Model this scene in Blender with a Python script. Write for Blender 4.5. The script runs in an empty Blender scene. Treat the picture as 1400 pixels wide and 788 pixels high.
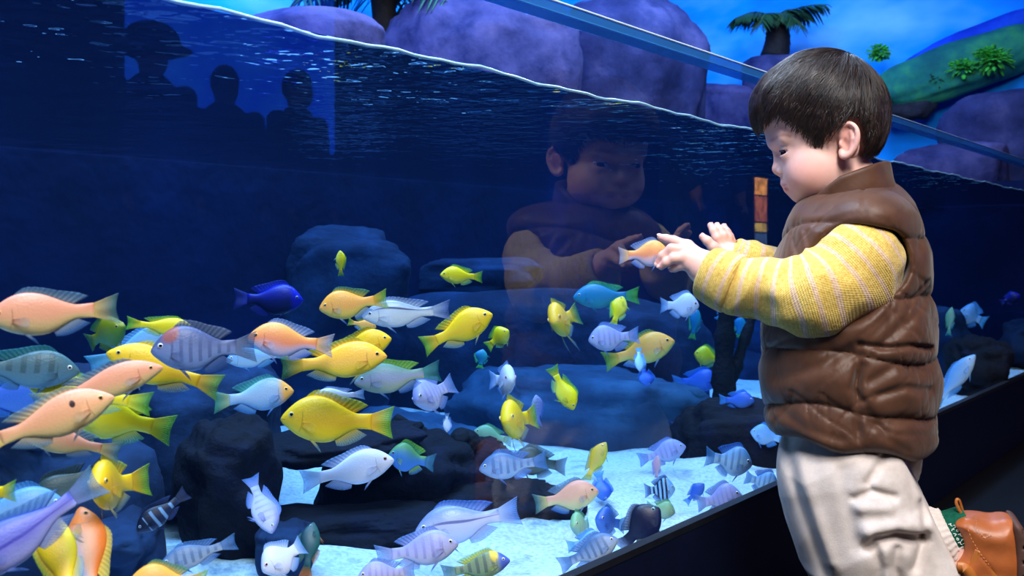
import bpy, math, random
import numpy as np
from mathutils import Vector, Matrix

random.seed(7)
RNG = np.random.default_rng(7)
SC = bpy.context.scene
COL = SC.collection

# ---------------------------------------------------------------- camera
F_PX, CX, HY = 1345.0, 700.0, 345.0          # focal length in pixels, image centre, horizon row (1400x788 frame)
CAMZ = 0.557
cam_data = bpy.data.cameras.new('camera')
cam_data.sensor_fit = 'HORIZONTAL'
cam_data.sensor_width = 36.0
cam_data.lens = 36.0 * F_PX / 1400.0
cam_data.shift_y = -(394.0 - HY) / 1400.0
cam_data.clip_start = 0.02
cam_data.dof.use_dof = True
cam_data.dof.focus_distance = 1.24
cam_data.dof.aperture_fstop = 12.0
cam = bpy.data.objects.new('camera', cam_data)
cam.location = (0, 0, CAMZ)
cam.rotation_euler = (math.pi / 2, 0, 0)
COL.objects.link(cam)
SC.camera = cam

# ---------------------------------------------------------------- world, colour, lights
w = bpy.data.worlds.new('world'); SC.world = w
w.use_nodes = True
w.node_tree.nodes['Background'].inputs[0].default_value = (0.02, 0.06, 0.25, 1)
w.node_tree.nodes['Background'].inputs[1].default_value = 0.12
SC.view_settings.view_transform = 'Standard'
SC.view_settings.look = 'None'
SC.view_settings.gamma = 1.0
SC.view_settings.use_curve_mapping = False
SC.view_settings.exposure = 0.0
SC.cycles.transparent_max_bounces = 48
SC.cycles.max_bounces = 10
SC.cycles.glossy_bounces = 5
SC.cycles.caustics_reflective = False
SC.cycles.caustics_refractive = False
SC.cycles.sample_clamp_indirect = 4.0
SC.cycles.use_denoising = True

PHI = math.radians(38.6)                       # heading of the long glass front
GU = Vector((math.sin(PHI), math.cos(PHI), 0))     # along the glass, away from the camera
GN = Vector((-math.cos(PHI), math.sin(PHI), 0))    # into the tank
GD = 0.641                                     # camera to glass plane

def area(name, loc, target, size, power, color, size_y=None, spread=None):
    l = bpy.data.lights.new(name, 'AREA')
    l.shape = 'RECTANGLE'; l.size = size; l.size_y = size_y or size
    l.energy = power; l.color = color
    if spread: l.spread = math.radians(spread)
    o = bpy.data.objects.new(name, l); COL.objects.link(o)
    o.location = loc
    d = Vector(target) - Vector(loc)
    o.rotation_euler = d.to_track_quat('-Z', 'Y').to_euler()
    return o

def gp(a, t, z):
    """point: a metres along the glass from the foot nearest the camera, t metres behind its face, height z"""
    p = GU * a + GN * (GD + t); return Vector((p.x, p.y, z))

# ceiling lamp above the photographer lights the child; the other two are added fills
area('ceiling_or_fill_lamp', (0.30, -0.75, 2.2), (0.36, 1.2, 0.65), 0.55, 42, (1.0, 0.95, 0.91))
area('ceiling_or_fill_lamp', (1.15, -0.55, 2.4), (0.55, 1.2, 0.5), 0.5, 9, (1.0, 0.95, 0.92))  # unseen weak fill from the right, added to lift the boy's darker side
area('ceiling_or_fill_lamp', gp(0.1, -1.0, 2.5), gp(0.75, 0.25, 0.35), 0.6, 56, (1.0, 0.96, 0.92))  # added front fill that brightens the fish, not a known fixture
# lamps hung over the tank
for k, a_ in enumerate((0.2, 0.95, 1.8, 2.9)):
    area('tank_lamp', gp(a_, 0.42, CAMZ + 1.55), gp(a_, 0.5, 0.1), 0.7, (20, 19, 17, 14)[k], (0.74, 0.88, 1.0), 0.5)
# lamps washing the scenery behind the tank
for k, a_ in enumerate((0.3, 1.7, 3.2)):
    area('scenery_lamp', gp(a_, 0.75, CAMZ + 2.1), gp(a_ + 0.1, 2.1, CAMZ + 0.55), 0.8, 75, (0.29, 0.53, 1.0), 0.5)

# ---------------------------------------------------------------- helpers
def ray(px, py):
    return Vector(((px - CX) / F_PX, 1.0, (HY - py) / F_PX))
def at_t(px, py, t):
    """the point seen at this pixel, t metres behind the glass face"""
    r = ray(px, py); Z = (GD + t) / (GN.x * r.x + GN.y)
    return Vector((r.x * Z, Z, CAMZ + r.z * Z))

def lin(c):
    out = []
    for v in c[:3]:
        v = v / 255.0
        out.append(v / 12.92 if v <= 0.04045 else ((v + 0.055) / 1.055) ** 2.4)
    return (*out, 1.0)

def tag(o, label=None, cat=None, group=None, kind=None):
    if label: o['label'] = label
    if cat: o['category'] = cat
    if group: o['group'] = group
    if kind: o['kind'] = kind
    return o

def empty(name, loc):
    o = bpy.data.objects.new(name, None); COL.objects.link(o)
    o.location = loc; o.empty_display_size = 0.02
    return o

def link_mesh(name, me, m, parent=None, loc=None):
    o = bpy.data.objects.new(name, me)
    COL.objects.link(o)
    if m is not None:
        for mm in (m if isinstance(m, (list, tuple)) else [m]):
            me.materials.append(mm)
    if parent is not None: o.parent = parent
    if loc is not None: o.location = loc
    return o

def np_mesh(name, V, Fq, smooth=True, uv=None):
    """mesh from an (n,3) array of points and an (m,3) or (m,4) array of faces; uv is per point"""
    V = np.ascontiguousarray(V, dtype=np.float32); Fq = np.ascontiguousarray(Fq, dtype=np.int32)
    me = bpy.data.meshes.new(name)
    me.vertices.add(len(V)); me.vertices.foreach_set('co', V.ravel())
    k = Fq.shape[1]
    me.loops.add(Fq.size); me.loops.foreach_set('vertex_index', Fq.ravel())
    me.polygons.add(len(Fq))
    me.polygons.foreach_set('loop_start', np.arange(0, Fq.size, k, dtype=np.int32))
    me.polygons.foreach_set('loop_total', np.full(len(Fq), k, dtype=np.int32))
    me.polygons.foreach_set('use_smooth', np.full(len(Fq), smooth, dtype=bool))
    if uv is not None:
        l = me.uv_layers.new(name='UVMap')
        l.data.foreach_set('uv', np.asarray(uv, dtype=np.float32)[Fq.ravel()].ravel())
    me.update(calc_edges=True)
    me.validate()
    return me

def set_attr(me, name, arr, color=False):
    if color:
        a = me.color_attributes.new(name, 'FLOAT_COLOR', 'POINT')
        a.data.foreach_set('color', np.asarray(arr, dtype=np.float32).ravel())
    else:
        a = me.attributes.new(name, 'FLOAT', 'POINT')
        a.data.foreach_set('value', np.asarray(arr, dtype=np.float32).ravel())

def join_np(parts):
    """[(V,F,uv or None)...] -> one V,F,uv; all quads"""
    Vs, Fs, Us, n = [], [], [], 0
    for V, Fq, U in parts:
        Vs.append(V); Fs.append(Fq + n); Us.append(U if U is not None else np.zeros((len(V), 2))); n += len(V)
    return np.concatenate(Vs), np.concatenate(Fs), np.concatenate(Us)

def grid_faces(n, m, wrap=False):
    """quads of an n x m lattice stored row by row"""
    i, j = np.meshgrid(np.arange(n - 1), np.arange(m if wrap else m - 1), indexing='ij')
    a = i * m + j; b = i * m + (j + 1) % m; c = (i + 1) * m + (j + 1) % m; d = (i + 1) * m + j
    return np.stack([a, b, c, d], -1).reshape(-1, 4)

def tube_np(pts, radii, n=10, flat=1.0):
    """closed tube along points"""
    pts = np.asarray(pts, float); radii = np.broadcast_to(np.asarray(radii, float), (len(pts),))
    T = np.gradient(pts, axis=0); T /= np.linalg.norm(T, axis=1)[:, None] + 1e-12
    up = np.array([0, 0, 1.0]) if abs(T[0, 2]) < 0.9 else np.array([1.0, 0, 0])
    N = np.zeros_like(T); 
    for k in range(len(T)):
        v = up - T[k] * (up @ T[k]); v /= np.linalg.norm(v) + 1e-12; N[k] = v; up = v
    B = np.cross(T, N)
    a = np.linspace(0, 2 * np.pi, n, endpoint=False)
    V = pts[:, None] + radii[:, None, None] * (np.cos(a)[None, :, None] * N[:, None] + flat * np.sin(a)[None, :, None] * B[:, None])
    V = V.reshape(-1, 3); Fq = grid_faces(len(pts), n, True)
    m = len(V); V = np.concatenate([V, pts[:1], pts[-1:]])
    cap = [[(j + 1) % n, j, m, m] for j in range(n)] + [[m - n + j, m - n + (j + 1) % n, m + 1, m + 1] for j in range(n)]
    return V, Fq, cap

def tube_mesh(name, pts, radii, n=10, flat=1.0):
    V, Fq, cap = tube_np(pts, radii, n, flat)
    me = bpy.data.meshes.new(name)
    faces = [tuple(f) for f in Fq.tolist()] + [tuple(c[:3]) for c in cap]
    me.from_pydata(V.tolist(), [], faces)
    me.polygons.foreach_set('use_smooth', [True] * len(faces))
    me.update()
    return me

def prism_mesh(name, outline, axis_v, smooth=False):
    """closed solid: outline (list of 3-D points) swept along vector axis_v"""
    n = len(outline)
    V = [tuple(p) for p in outline] + [tuple(Vector(p) + Vector(axis_v)) for p in outline]
    faces = [tuple(range(n)), tuple(range(2 * n - 1, n - 1, -1))] + [(i, i + n, (i + 1) % n + n, (i + 1) % n) for i in range(n)]
    me = bpy.data.meshes.new(name); me.from_pydata(V, [], faces); me.validate()
    import bmesh
    bm = bmesh.new(); bm.from_mesh(me); bmesh.ops.recalc_face_normals(bm, faces=bm.faces); bm.to_mesh(me); bm.free()
    me.update(); return me

def box_mesh(name, o, vx, vy, vz, bevel=0.0):
    """box from corner o with edge vectors"""
    import bmesh
    o, vx, vy, vz = (Vector(q) for q in (o, vx, vy, vz))
    me = prism_mesh(name, [o, o + vx, o + vx + vy, o + vy], vz)
    if bevel:
        bm = bmesh.new(); bm.from_mesh(me)
        bmesh.ops.bevel(bm, geom=list(bm.edges), offset=bevel, segments=3, affect='EDGES', profile=0.7)
        bm.to_mesh(me); bm.free()
    return me

# ---- noise for sculpting (sums of sines)
def sine_noise(P, freq, seed, octaves=1):
    r = np.random.default_rng(seed); out = np.zeros(len(P)); amp, tot = 1.0, 0.0
    for o in range(octaves):
        acc = np.zeros(len(P))
        for k in range(6):
            d = r.normal(size=3); d /= np.linalg.norm(d)
            acc += np.sin(P @ (d * freq * (0.7 + 0.6 * r.random())) * 2 * np.pi + r.random() * 6.283)
        out += amp * acc / 2.45; tot += amp
        amp *= 0.5; freq *= 2.1
    return out / tot

# ---------------------------------------------------------------- materials
def mat(name):
    m = bpy.data.materials.new(name); m.use_nodes = True
    nt = m.node_tree; nt.nodes.clear()
    out = nt.nodes.new('ShaderNodeOutputMaterial')
    return m, nt, out
def node(nt, t, **kw):
    n = nt.nodes.new(t)
    for k, v in kw.items():
        if k.startswith('i_'):
            n.inputs[k[2:].replace('_', ' ')].default_value = v
        else: setattr(n, k, v)
    return n
def principled(nt, out, **kw):
    b = nt.nodes.new('ShaderNodeBsdfPrincipled')
    for k, v in kw.items(): b.inputs[k].default_value = v
    nt.links.new(b.outputs[0], out.inputs[0])
    return b
def ramp(nt, stops, fac=None, interp='LINEAR'):
    r = nt.nodes.new('ShaderNodeValToRGB'); e = r.color_ramp.elements
    r.color_ramp.interpolation = interp
    e[0].position, e[0].color = stops[0]; e[1].position, e[1].color = stops[-1]
    for p, c in stops[1:-1]:
        q = e.new(p); q.color = c
    if fac is not None: nt.links.new(fac, r.inputs[0])
    return r
def mth(nt, op, a, b=None, c=None, clamp=False):
    n = nt.nodes.new('ShaderNodeMath'); n.operation = op; n.use_clamp = clamp
    for k, v in enumerate((a, b, c)):
        if v is None: continue
        if isinstance(v, (int, float)): n.inputs[k].default_value = v
        else: nt.links.new(v, n.inputs[k])
    return n.outputs[0]
def mixc(nt, fac, a, b):
    n = nt.nodes.new('ShaderNodeMix'); n.data_type = 'RGBA'
    for k, v in ((0, fac), (6, a), (7, b)):
        if isinstance(v, (int, float)): n.inputs[k].default_value = v
        elif isinstance(v, tuple): n.inputs[k].default_value = v
        else: nt.links.new(v, n.inputs[k])
    return n.outputs[2]
def noise_tex(nt, scale, detail=3.0, rough=0.55, vec=None, coord='Object'):
    n = node(nt, 'ShaderNodeTexNoise'); n.inputs['Scale'].default_value = scale
    n.inputs['Detail'].default_value = detail; n.inputs['Roughness'].default_value = rough
    if vec is None:
        tc = nt.nodes.new('ShaderNodeTexCoord'); vec = tc.outputs[coord]
    nt.links.new(vec, n.inputs['Vector'])
    return n.outputs[0]
def bump(nt, height, strength, dist, b):
    n = nt.nodes.new('ShaderNodeBump'); n.inputs['Strength'].default_value = strength; n.inputs['Distance'].default_value = dist
    nt.links.new(height, n.inputs['Height']); nt.links.new(n.outputs[0], b.inputs['Normal'])
    return n
def plain(name, rgb, rough=0.5, spec=0.5, metal=0.0, noise=0.0, scale=30.0, bstr=0.0):
    m, nt, out = mat(name)
    b = principled(nt, out, Roughness=rough, Metallic=metal)
    b.inputs['Specular IOR Level'].default_value = spec
    c = lin(rgb)
    f = noise_tex(nt, scale)
    if noise > 0:
        d = tuple(x * (1 - noise) for x in c[:3]) + (1,); u = tuple(min(1, x * (1 + noise)) for x in c[:3]) + (1,)
        r = ramp(nt, [(0.3, d), (0.7, u)], f); nt.links.new(r.outputs[0], b.inputs['Base Color'])
    else: b.inputs['Base Color'].default_value = c
    if bstr: bump(nt, f, bstr, 0.01, b)
    return m

# ---------------------------------------------------------------- room
WATER_Z, GLASS_TOP, SILL_Z, SAND_Z = CAMZ + 0.192, CAMZ + 0.278, CAMZ - 0.360, CAMZ - 0.41
TANK_A0, TANK_A1, TANK_T = -0.8, 4.4, 1.2
GLASS_TH = 0.03

def gbox(name, a0, a1, t0, t1, z0, z1, m, parent=None, bevel=0.0):
    me = box_mesh(name, gp(a0, t0, z0), GU * (a1 - a0), GN * (t1 - t0), Vector((0, 0, z1 - z0)), bevel)
    return link_mesh(name, me, m, parent)
def structure(o): o['kind'] = 'structure'; return o

M_floor = plain('black_floor', (9, 10, 14), 0.42, 0.4, noise=0.3, scale=40)
M_wall = plain('dark_wall', (10, 13, 24), 0.8, 0.2, noise=0.2, scale=4)
structure(gbox('floor', -3.2, 10, -6.8, 2.6, -0.06, 0.0, M_floor))
structure(gbox('ceiling', -3.2, 10, -6.8, 2.6, 3.3, 3.36, M_wall))
structure(gbox('wall_opposite', -3.2, 10, -6.8, -6.7, 0, 3.3, M_wall))
structure(gbox('wall_far', 9.9, 10, -6.7, -0.1, 0, 3.3, M_wall))
structure(gbox('wall_near', -3.2, -3.1, -6.7, 2.5, 0, 3.3, M_wall))
structure(gbox('wall_beside_tank', 5.05, 9.9, -0.1, 0.0, 0, 3.3, M_wall))

# painted sky wall behind the tank and at its far end
def sky_paint():
    m, nt, out = mat('painted_sky')
    tc = nt.nodes.new('ShaderNodeTexCoord')
    mp = nt.nodes.new('ShaderNodeMapping'); mp.inputs['Scale'].default_value = (0.8, 0.8, 1.7)
    nt.links.new(tc.outputs['Object'], mp.inputs[0])
    f = noise_tex(nt, 1.5, 4.0, 0.5, mp.outputs[0])
    r = ramp(nt, [(0.30, lin((0, 96, 214))), (0.5, lin((4, 148, 245))), (0.72, lin((120, 196, 250)))], f)
    b = principled(nt, out, Roughness=0.8)
    b.inputs['Specular IOR Level'].default_value = 0.15
    nt.links.new(r.outputs[0], b.inputs['Base Color'])
    return m
M_sky = sky_paint()
structure(gbox('wall_back', -3.1, 5.15, 2.4, 2.5, 0, 3.3, M_sky))
structure(gbox('wall_end', 5.05, 5.15, 0.0, 2.4, 0, 3.3, M_sky))

# lit blue display wall across the room, seen only in the glass
m, nt, out = mat('blue_display')
f = noise_tex(nt, 1.6, 3.0)
r = ramp(nt, [(0.3, (0.0, 0.03, 0.9, 1)), (0.7, (0.01, 0.12, 1.0, 1))], f)
e = node(nt, 'ShaderNodeEmission', i_Strength=5.0); nt.links.new(r.outputs[0], e.inputs[0]); nt.links.new(e.outputs[0], out.inputs[0])
M_display = m
d = empty('display_wall', gp(5.2, -6.55, 1.75))
tag(d, 'long glowing blue display panel high on the far side of the room', 'screen')
def child_of(o, root):
    o.parent = root; o.matrix_parent_inverse = Matrix.Translation(-root.location); return o
child_of(gbox('panel', 4.2, 6.35, -6.66, -6.62, 1.5, 3.1, M_display), d)
child_of(gbox('frame', 4.14, 6.41, -6.695, -6.66, 1.44, 3.16, M_floor), d)

# ---------------------------------------------------------------- tank
M_fascia = plain('navy_fascia', (8, 14, 40), 0.32, 0.45, noise=0.15, scale=20)
M_tankback = None
def tank_wall():
    m, nt, out = mat('dark_blue_tank_wall')
    f = noise_tex(nt, 3.0, 5.0, 0.6)
    r = ramp(nt, [(0.3, lin((2, 10, 40))), (0.55, lin((4, 17, 56))), (0.75, lin((8, 30, 80)))], f)
    b = principled(nt, out, Roughness=0.85); b.inputs['Specular IOR Level'].default_value = 0.1
    nt.links.new(r.outputs[0], b.inputs['Base Color'])
    bump(nt, f, 0.4, 0.05, b)
    return m
M_tankback = tank_wall()

tank = empty('aquarium', gp(1.8, 0.5, 0.0))
tag(tank, 'long glass fronted aquarium filled with clear blue water and cichlids', 'aquarium')
def tpart(o): return child_of(o, tank)
tpart(gbox('fascia', TANK_A0 - 0.1, TANK_A1 + 0.6, -0.014, -0.0005, 0.0, SILL_Z, M_fascia, bevel=0.003))
tpart(gbox('sill', TANK_A0 - 0.1, TANK_A1 + 0.6, -0.0148, -0.0005, SILL_Z - 0.008, SILL_Z + 0.0008, plain('sill_edge', (15, 18, 28), 0.5, 0.4, noise=0.3, scale=60)))
tpart(gbox('back_panel', TANK_A0, TANK_A1, TANK_T, TANK_T + 0.04, 0.0, WATER_Z + 0.1, M_tankback))
tpart(gbox('end_panel', TANK_A1, TANK_A1 + 0.04, GLASS_TH, TANK_T + 0.04, 0.0, WATER_Z + 0.1, M_tankback))
tpart(gbox('near_end_panel', TANK_A0 - 0.04, TANK_A0, GLASS_TH, TANK_T + 0.04, 0.0, WATER_Z + 0.1, M_tankback))
tpart(gbox('tank_floor', TANK_A0, TANK_A1, 0.0, TANK_T, 0.02, SAND_Z - 0.06, M_tankback))

# clear front pane: mirrors a little on its outer face only
def glass_mat():
    m, nt, out = mat('clear_acrylic')
    fr = node(nt, 'ShaderNodeFresnel', i_IOR=1.52)
    geo = nt.nodes.new('ShaderNodeNewGeometry')
    fac = mth(nt, 'MULTIPLY', fr.outputs[0], mth(nt, 'SUBTRACT', 1.0, geo.outputs['Backfacing']))
    tr = node(nt, 'ShaderNodeBsdfTransparent'); tr.inputs[0].default_value = (0.985, 0.99, 0.995, 1)
    gl = node(nt, 'ShaderNodeBsdfGlossy', i_Roughness=0.015)
    mx = nt.nodes.new('ShaderNodeMixShader')
    nt.links.new(fac, mx.inputs[0]); nt.links.new(tr.outputs[0], mx.inputs[1]); nt.links.new(gl.outputs[0], mx.inputs[2])
    nt.links.new(mx.outputs[0], out.inputs[0])
    return m
pane = tpart(gbox('glass_panel', TANK_A0, TANK_A1 + 0.6, 0.0, GLASS_TH, SILL_Z - 0.05, GLASS_TOP - 0.012, glass_mat()))
def edge_mat():
    m, nt, out = mat('edge_reflection_tint')
    tr = node(nt, 'ShaderNodeBsdfTransparent'); tr.inputs[0].default_value = (0.25, 0.55, 0.8, 1)
    df = nt.nodes.new('ShaderNodeBsdfPrincipled'); df.inputs['Base Color'].default_value = lin((60, 140, 205)); df.inputs['Roughness'].default_value = 0.15
    mx = nt.nodes.new('ShaderNodeMixShader'); mx.inputs[0].default_value = 0.45
    nt.links.new(tr.outputs[0], mx.inputs[1]); nt.links.new(df.outputs[0], mx.inputs[2]); nt.links.new(mx.outputs[0], out.inputs[0])
    return m
M_edge = edge_mat()  # blue tint stands in for reflections inside the acrylic edge
M_edge_hi = plain('painted_rim_glint', (200, 225, 245), 0.1, 0.9)  # pale colour of the added beads paints the bright rim lines
o = gbox('top_edge', TANK_A0, TANK_A1 + 0.6, 0.0, GLASS_TH, GLASS_TOP - 0.0125, GLASS_TOP, M_edge, bevel=0.001); tpart(o); o['label'] = 'top edge tinted pale blue for its inner reflections'
for t_, dz in ((0.0, 0.0), (GLASS_TH, 0.0)):
    me = tube_mesh('edge_glint', [gp(TANK_A0, t_, GLASS_TOP + dz), gp(1.5, t_, GLASS_TOP + dz), gp(TANK_A1 + 0.6, t_, GLASS_TOP + dz)], 0.0014 if dz == 0 else 0.0008, 8)
    tpart(link_mesh('edge_glint', me, M_edge_hi))

# water: absorbs red, mirrors its underside
def water_mat():
    m, nt, out = mat('clear_blue_water')
    tc = nt.nodes.new('ShaderNodeTexCoord')
    mp = nt.nodes.new('ShaderNodeMapping'); mp.vector_type = 'POINT'
    mp.inputs['Rotation'].default_value = (0, 0, PHI)
    mp.inputs['Scale'].default_value = (1.0, 1.0, 1.0)
    nt.links.new(tc.outputs['Object'], mp.inputs[0])
    n1 = noise_tex(nt, 9.0, 3.0, 0.55, mp.outputs[0])
    n2 = noise_tex(nt, 26.0, 2.0, 0.5, mp.outputs[0])
    h = mth(nt, 'MULTIPLY_ADD', n2, 0.3, n1)
    bp = nt.nodes.new('ShaderNodeBump'); bp.inputs['Strength'].default_value = 0.62; bp.inputs['Distance'].default_value = 0.028
    nt.links.new(h, bp.inputs['Height'])
    fr = node(nt, 'ShaderNodeFresnel', i_IOR=1.33); nt.links.new(bp.outputs[0], fr.inputs['Normal'])
    geo = nt.nodes.new('ShaderNodeNewGeometry')
    sep = nt.nodes.new('ShaderNodeSeparateXYZ'); nt.links.new(geo.outputs['True Normal'], sep.inputs[0])
    top = mth(nt, 'GREATER_THAN', mth(nt, 'ABSOLUTE', sep.outputs[2]), 0.5)
    zpos = nt.nodes.new('ShaderNodeSeparateXYZ'); nt.links.new(geo.outputs['Position'], zpos.inputs[0])
    top2 = mth(nt, 'MULTIPLY', top, mth(nt, 'GREATER_THAN', zpos.outputs[2], WATER_Z - 0.05))
    fac = mth(nt, 'MULTIPLY', fr.outputs[0], top2)
    tr = node(nt, 'ShaderNodeBsdfTransparent'); gl = node(nt, 'ShaderNodeBsdfGlossy', i_Roughness=0.03)
    nt.links.new(bp.outputs[0], gl.inputs['Normal'])
    mx = nt.nodes.new('ShaderNodeMixShader')
    nt.links.new(fac, mx.inputs[0]); nt.links.new(tr.outputs[0], mx.inputs[1]); nt.links.new(gl.outputs[0], mx.inputs[2])
    nt.links.new(mx.outputs[0], out.inputs['Surface'])
    va = node(nt, 'ShaderNodeVolumeAbsorption'); va.inputs['Color'].default_value = (0.30, 0.72, 0.97, 1); va.inputs['Density'].default_value = 0.95
    vs = node(nt, 'ShaderNodeVolumeScatter'); vs.inputs['Color'].default_value = (0.10, 0.36, 1.0, 1); vs.inputs['Density'].default_value = 0.014
    ad = nt.nodes.new('ShaderNodeAddShader'); nt.links.new(va.outputs[0], ad.inputs[0]); nt.links.new(vs.outputs[0], ad.inputs[1])
    nt.links.new(ad.outputs[0], out.inputs['Volume'])
    return m
water = tpart(gbox('water', TANK_A0 + 0.002, TANK_A1 - 0.002, GLASS_TH + 0.001, TANK_T - 0.002, SAND_Z - 0.03, WATER_Z, water_mat()))
# the bright wavy line where the water meets the pane
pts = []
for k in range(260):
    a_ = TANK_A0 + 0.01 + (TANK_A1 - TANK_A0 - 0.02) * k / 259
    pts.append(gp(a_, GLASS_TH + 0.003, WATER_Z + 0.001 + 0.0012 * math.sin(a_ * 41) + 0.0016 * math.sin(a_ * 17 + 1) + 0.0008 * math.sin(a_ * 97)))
o = link_mesh('waterline', tube_mesh('waterline', pts, 0.0017, 8), plain('waterline_glint', (170, 222, 250), 0.15, 0.9)); tpart(o)  # whitish tube imitates light refracted along the meniscus
o['label'] = 'bright wavy waterline against the glass'

# pale sand
def sand():
    n, m_ = 300, 90
    V = []
    for i in range(n):
        for j in range(m_):
            V.append(gp(TANK_A0 + 0.004 + (TANK_A1 - TANK_A0 - 0.008) * i / (n - 1), GLASS_TH + 0.004 + (TANK_T - GLASS_TH - 0.008) * j / (m_ - 1), 0))
    V = np.array([tuple(v) for v in V])
    V[:, 2] = SAND_Z + 0.010 * sine_noise(V, 2.2, 3) + 0.004 * sine_noise(V, 9, 4) 
    me = np_mesh('sand', V, grid_faces(n, m_)[:, ::-1])
    m, nt, out = mat('pale_sand')
    b = principled(nt, out, Roughness=0.9); b.inputs['Specular IOR Level'].default_value = 0.1
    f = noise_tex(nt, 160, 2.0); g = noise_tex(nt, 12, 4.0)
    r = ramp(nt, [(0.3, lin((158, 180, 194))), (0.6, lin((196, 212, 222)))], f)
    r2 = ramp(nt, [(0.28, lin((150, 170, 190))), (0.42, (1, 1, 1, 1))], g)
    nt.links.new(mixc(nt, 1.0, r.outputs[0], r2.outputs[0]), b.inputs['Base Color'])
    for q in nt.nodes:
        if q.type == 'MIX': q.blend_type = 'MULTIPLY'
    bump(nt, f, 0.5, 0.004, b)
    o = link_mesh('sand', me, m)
    tag(o, 'pale bluish white sand covering the bottom of the aquarium', 'sand', kind='stuff')
sand()

# ledge behind the tank that carries the dry scenery
structure(gbox('trim_1', -3.1, TANK_A1 + 0.04, TANK_T + 0.045, 2.4, WATER_Z - 0.2, WATER_Z - 0.02, M_tankback))
structure(gbox('trim_2', TANK_A1 + 0.045, 5.05, GLASS_TH + 0.01, 2.4, WATER_Z - 0.2, WATER_Z - 0.02, M_tankback))

# ---------------------------------------------------------------- rocks and scenery
def rock_mat(name, dark, mid, light, scale=9.0, rough=0.85):
    m, nt, out = mat(name)
    f = noise_tex(nt, scale, 6.0, 0.62); g = noise_tex(nt, scale * 5, 3.0)
    r = ramp(nt, [(0.32, lin(dark)), (0.52, lin(mid)), (0.70, lin(light))], f)
    b = principled(nt, out, Roughness=rough); b.inputs['Specular IOR Level'].default_value = 0.2
    nt.links.new(r.outputs[0], b.inputs['Base Color'])
    bump(nt, g, 0.5, 0.01, b)
    return m
M_rock_dark = rock_mat('black_rock', (2, 4, 12), (4, 8, 24), (8, 16, 42), 12)
M_rock_blue = rock_mat('slate_rock', (16, 42, 70), (28, 62, 94), (44, 86, 122), 6)
M_rock_deep = rock_mat('deep_slate_rock', (8, 22, 46), (16, 36, 66), (28, 58, 98), 6)
M_rock_pale = rock_mat('pale_scenery_rock', (10, 24, 74), (56, 58, 108), (80, 76, 124), 6)
M_rock_grey = rock_mat('grey_scenery_rock', (8, 20, 62), (38, 44, 90), (70, 70, 116), 5)

def rock_np(radii, seed, amp=0.16, n=44, m=64, boxy=0.75, freq=1.1):
    th = np.linspace(0.0, np.pi, n)[:, None]; ph = np.linspace(0, 2 * np.pi, m, endpoint=False)[None]
    D = np.stack([np.sin(th) * np.cos(ph), np.sin(th) * np.sin(ph), np.cos(th) * np.ones_like(ph)], -1).reshape(-1, 3)
    D2 = np.sign(D) * np.abs(D) ** boxy; 
    Rr = 1 + amp * sine_noise(D, freq * 0.55, seed) + amp * 0.45 * sine_noise(D, freq * 1.5, seed + 1) + amp * 0.15 * sine_noise(D, freq * 5, seed + 2)
    V = D2 * Rr[:, None] * np.asarray(radii)[None]
    Fq = grid_faces(n, m, True)
    return V, Fq

def rock(name, px, py, t, rpx, rpy, m, label, seed, depth=None, base=None, roll=0.0, cat='rock', group=None, amp=0.16, boxy=0.75, c=None):
    """boulder seen around a pixel with radii given in pixels at its distance; reaches down to z=base"""
    c = c or at_t(px, py, t)
    d = math.hypot(c.x, c.y); k = 1 / F_PX * c.y
    rx = rpx * k * 0.97 * (c.y / d); rz = rpy * k
    ry = depth or min(rx, 0.25)
    V, Fq = rock_np((rx, ry, rz), seed, amp, boxy=boxy)
    cr, sr = math.cos(math.radians(roll)), math.sin(math.radians(roll))
    X = V[:, 0] * cr - V[:, 2] * sr; Zz = V[:, 0] * sr + V[:, 2] * cr
    V = np.stack([X, V[:, 1], Zz], -1)
    az = math.atan2(c.x, c.y)
    ca, sa = math.cos(-az), math.sin(-az)
    V = np.stack([V[:, 0] * ca - V[:, 1] * sa, V[:, 0] * sa + V[:, 1] * ca, V[:, 2]], -1)
    if base is not None:
        zmin = V[:, 2].min() + c.z
        if zmin > base:   # stretch the underside down to what it lies on
            low = np.clip(-V[:, 2] / max(1e-6, -V[:, 2].min()), 0, 1) ** 1.0
            V[:, 2] -= low * (zmin - base)
    gu = np.array(GU[:]); over = np.clip(V @ gu + c.dot(GU) - 5.046, 0, None)      # nothing reaches into the end wall
    V = V - over[:, None] * gu
    o = link_mesh(name, np_mesh(name, V, Fq), m, loc=c)
    tag(o, label, cat, group)
    return o

SB = SAND_Z - 0.025
rock('rock', 314, 672, 0.50, 70, 92, M_rock_dark, 'black rock standing left of the bright gap in the rock pile', 11, 0.11, SB)
rock('rock', 470, 608, 0.52, 112, 22, M_rock_dark, 'black rock slab roofing the gap behind the white fish', 12, 0.10, None, roll=6)
rock('rock', 540, 668, 0.50, 108, 74, M_rock_dark, 'black rock closing the right end of the roofed gap', 13, 0.10, SB)
rock('rock', 486, 722, 0.42, 128, 27, M_rock_dark, 'long low black rock lying on the sand under the gap', 14, 0.08, SB)
rock('rock', 684, 704, 0.36, 104, 44, M_rock_dark, 'black rock behind the large silvery lavender fish', 15, 0.10, SB)
rock('rock', 610, 664, 0.56, 96, 70, M_rock_dark, 'black rock in the shade under the slanting driftwood limb', 49, 0.12, SB)
rock('rock', 392, 742, 0.34, 40, 30, M_rock_deep, 'small deep blue rock in front of the rock pile beside the pinkish white fish', 26, 0.06, SB)
rock('rock', 1002, 618, 0.25, 92, 62, M_rock_dark, 'black rock on the sand just left of the boy', 16, 0.10, SB)
rock('rock', 150, 752, 0.42, 72, 54, M_rock_deep, 'deep blue rock on the sand at lower left under the barred fish', 17, 0.12, SB)
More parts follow.
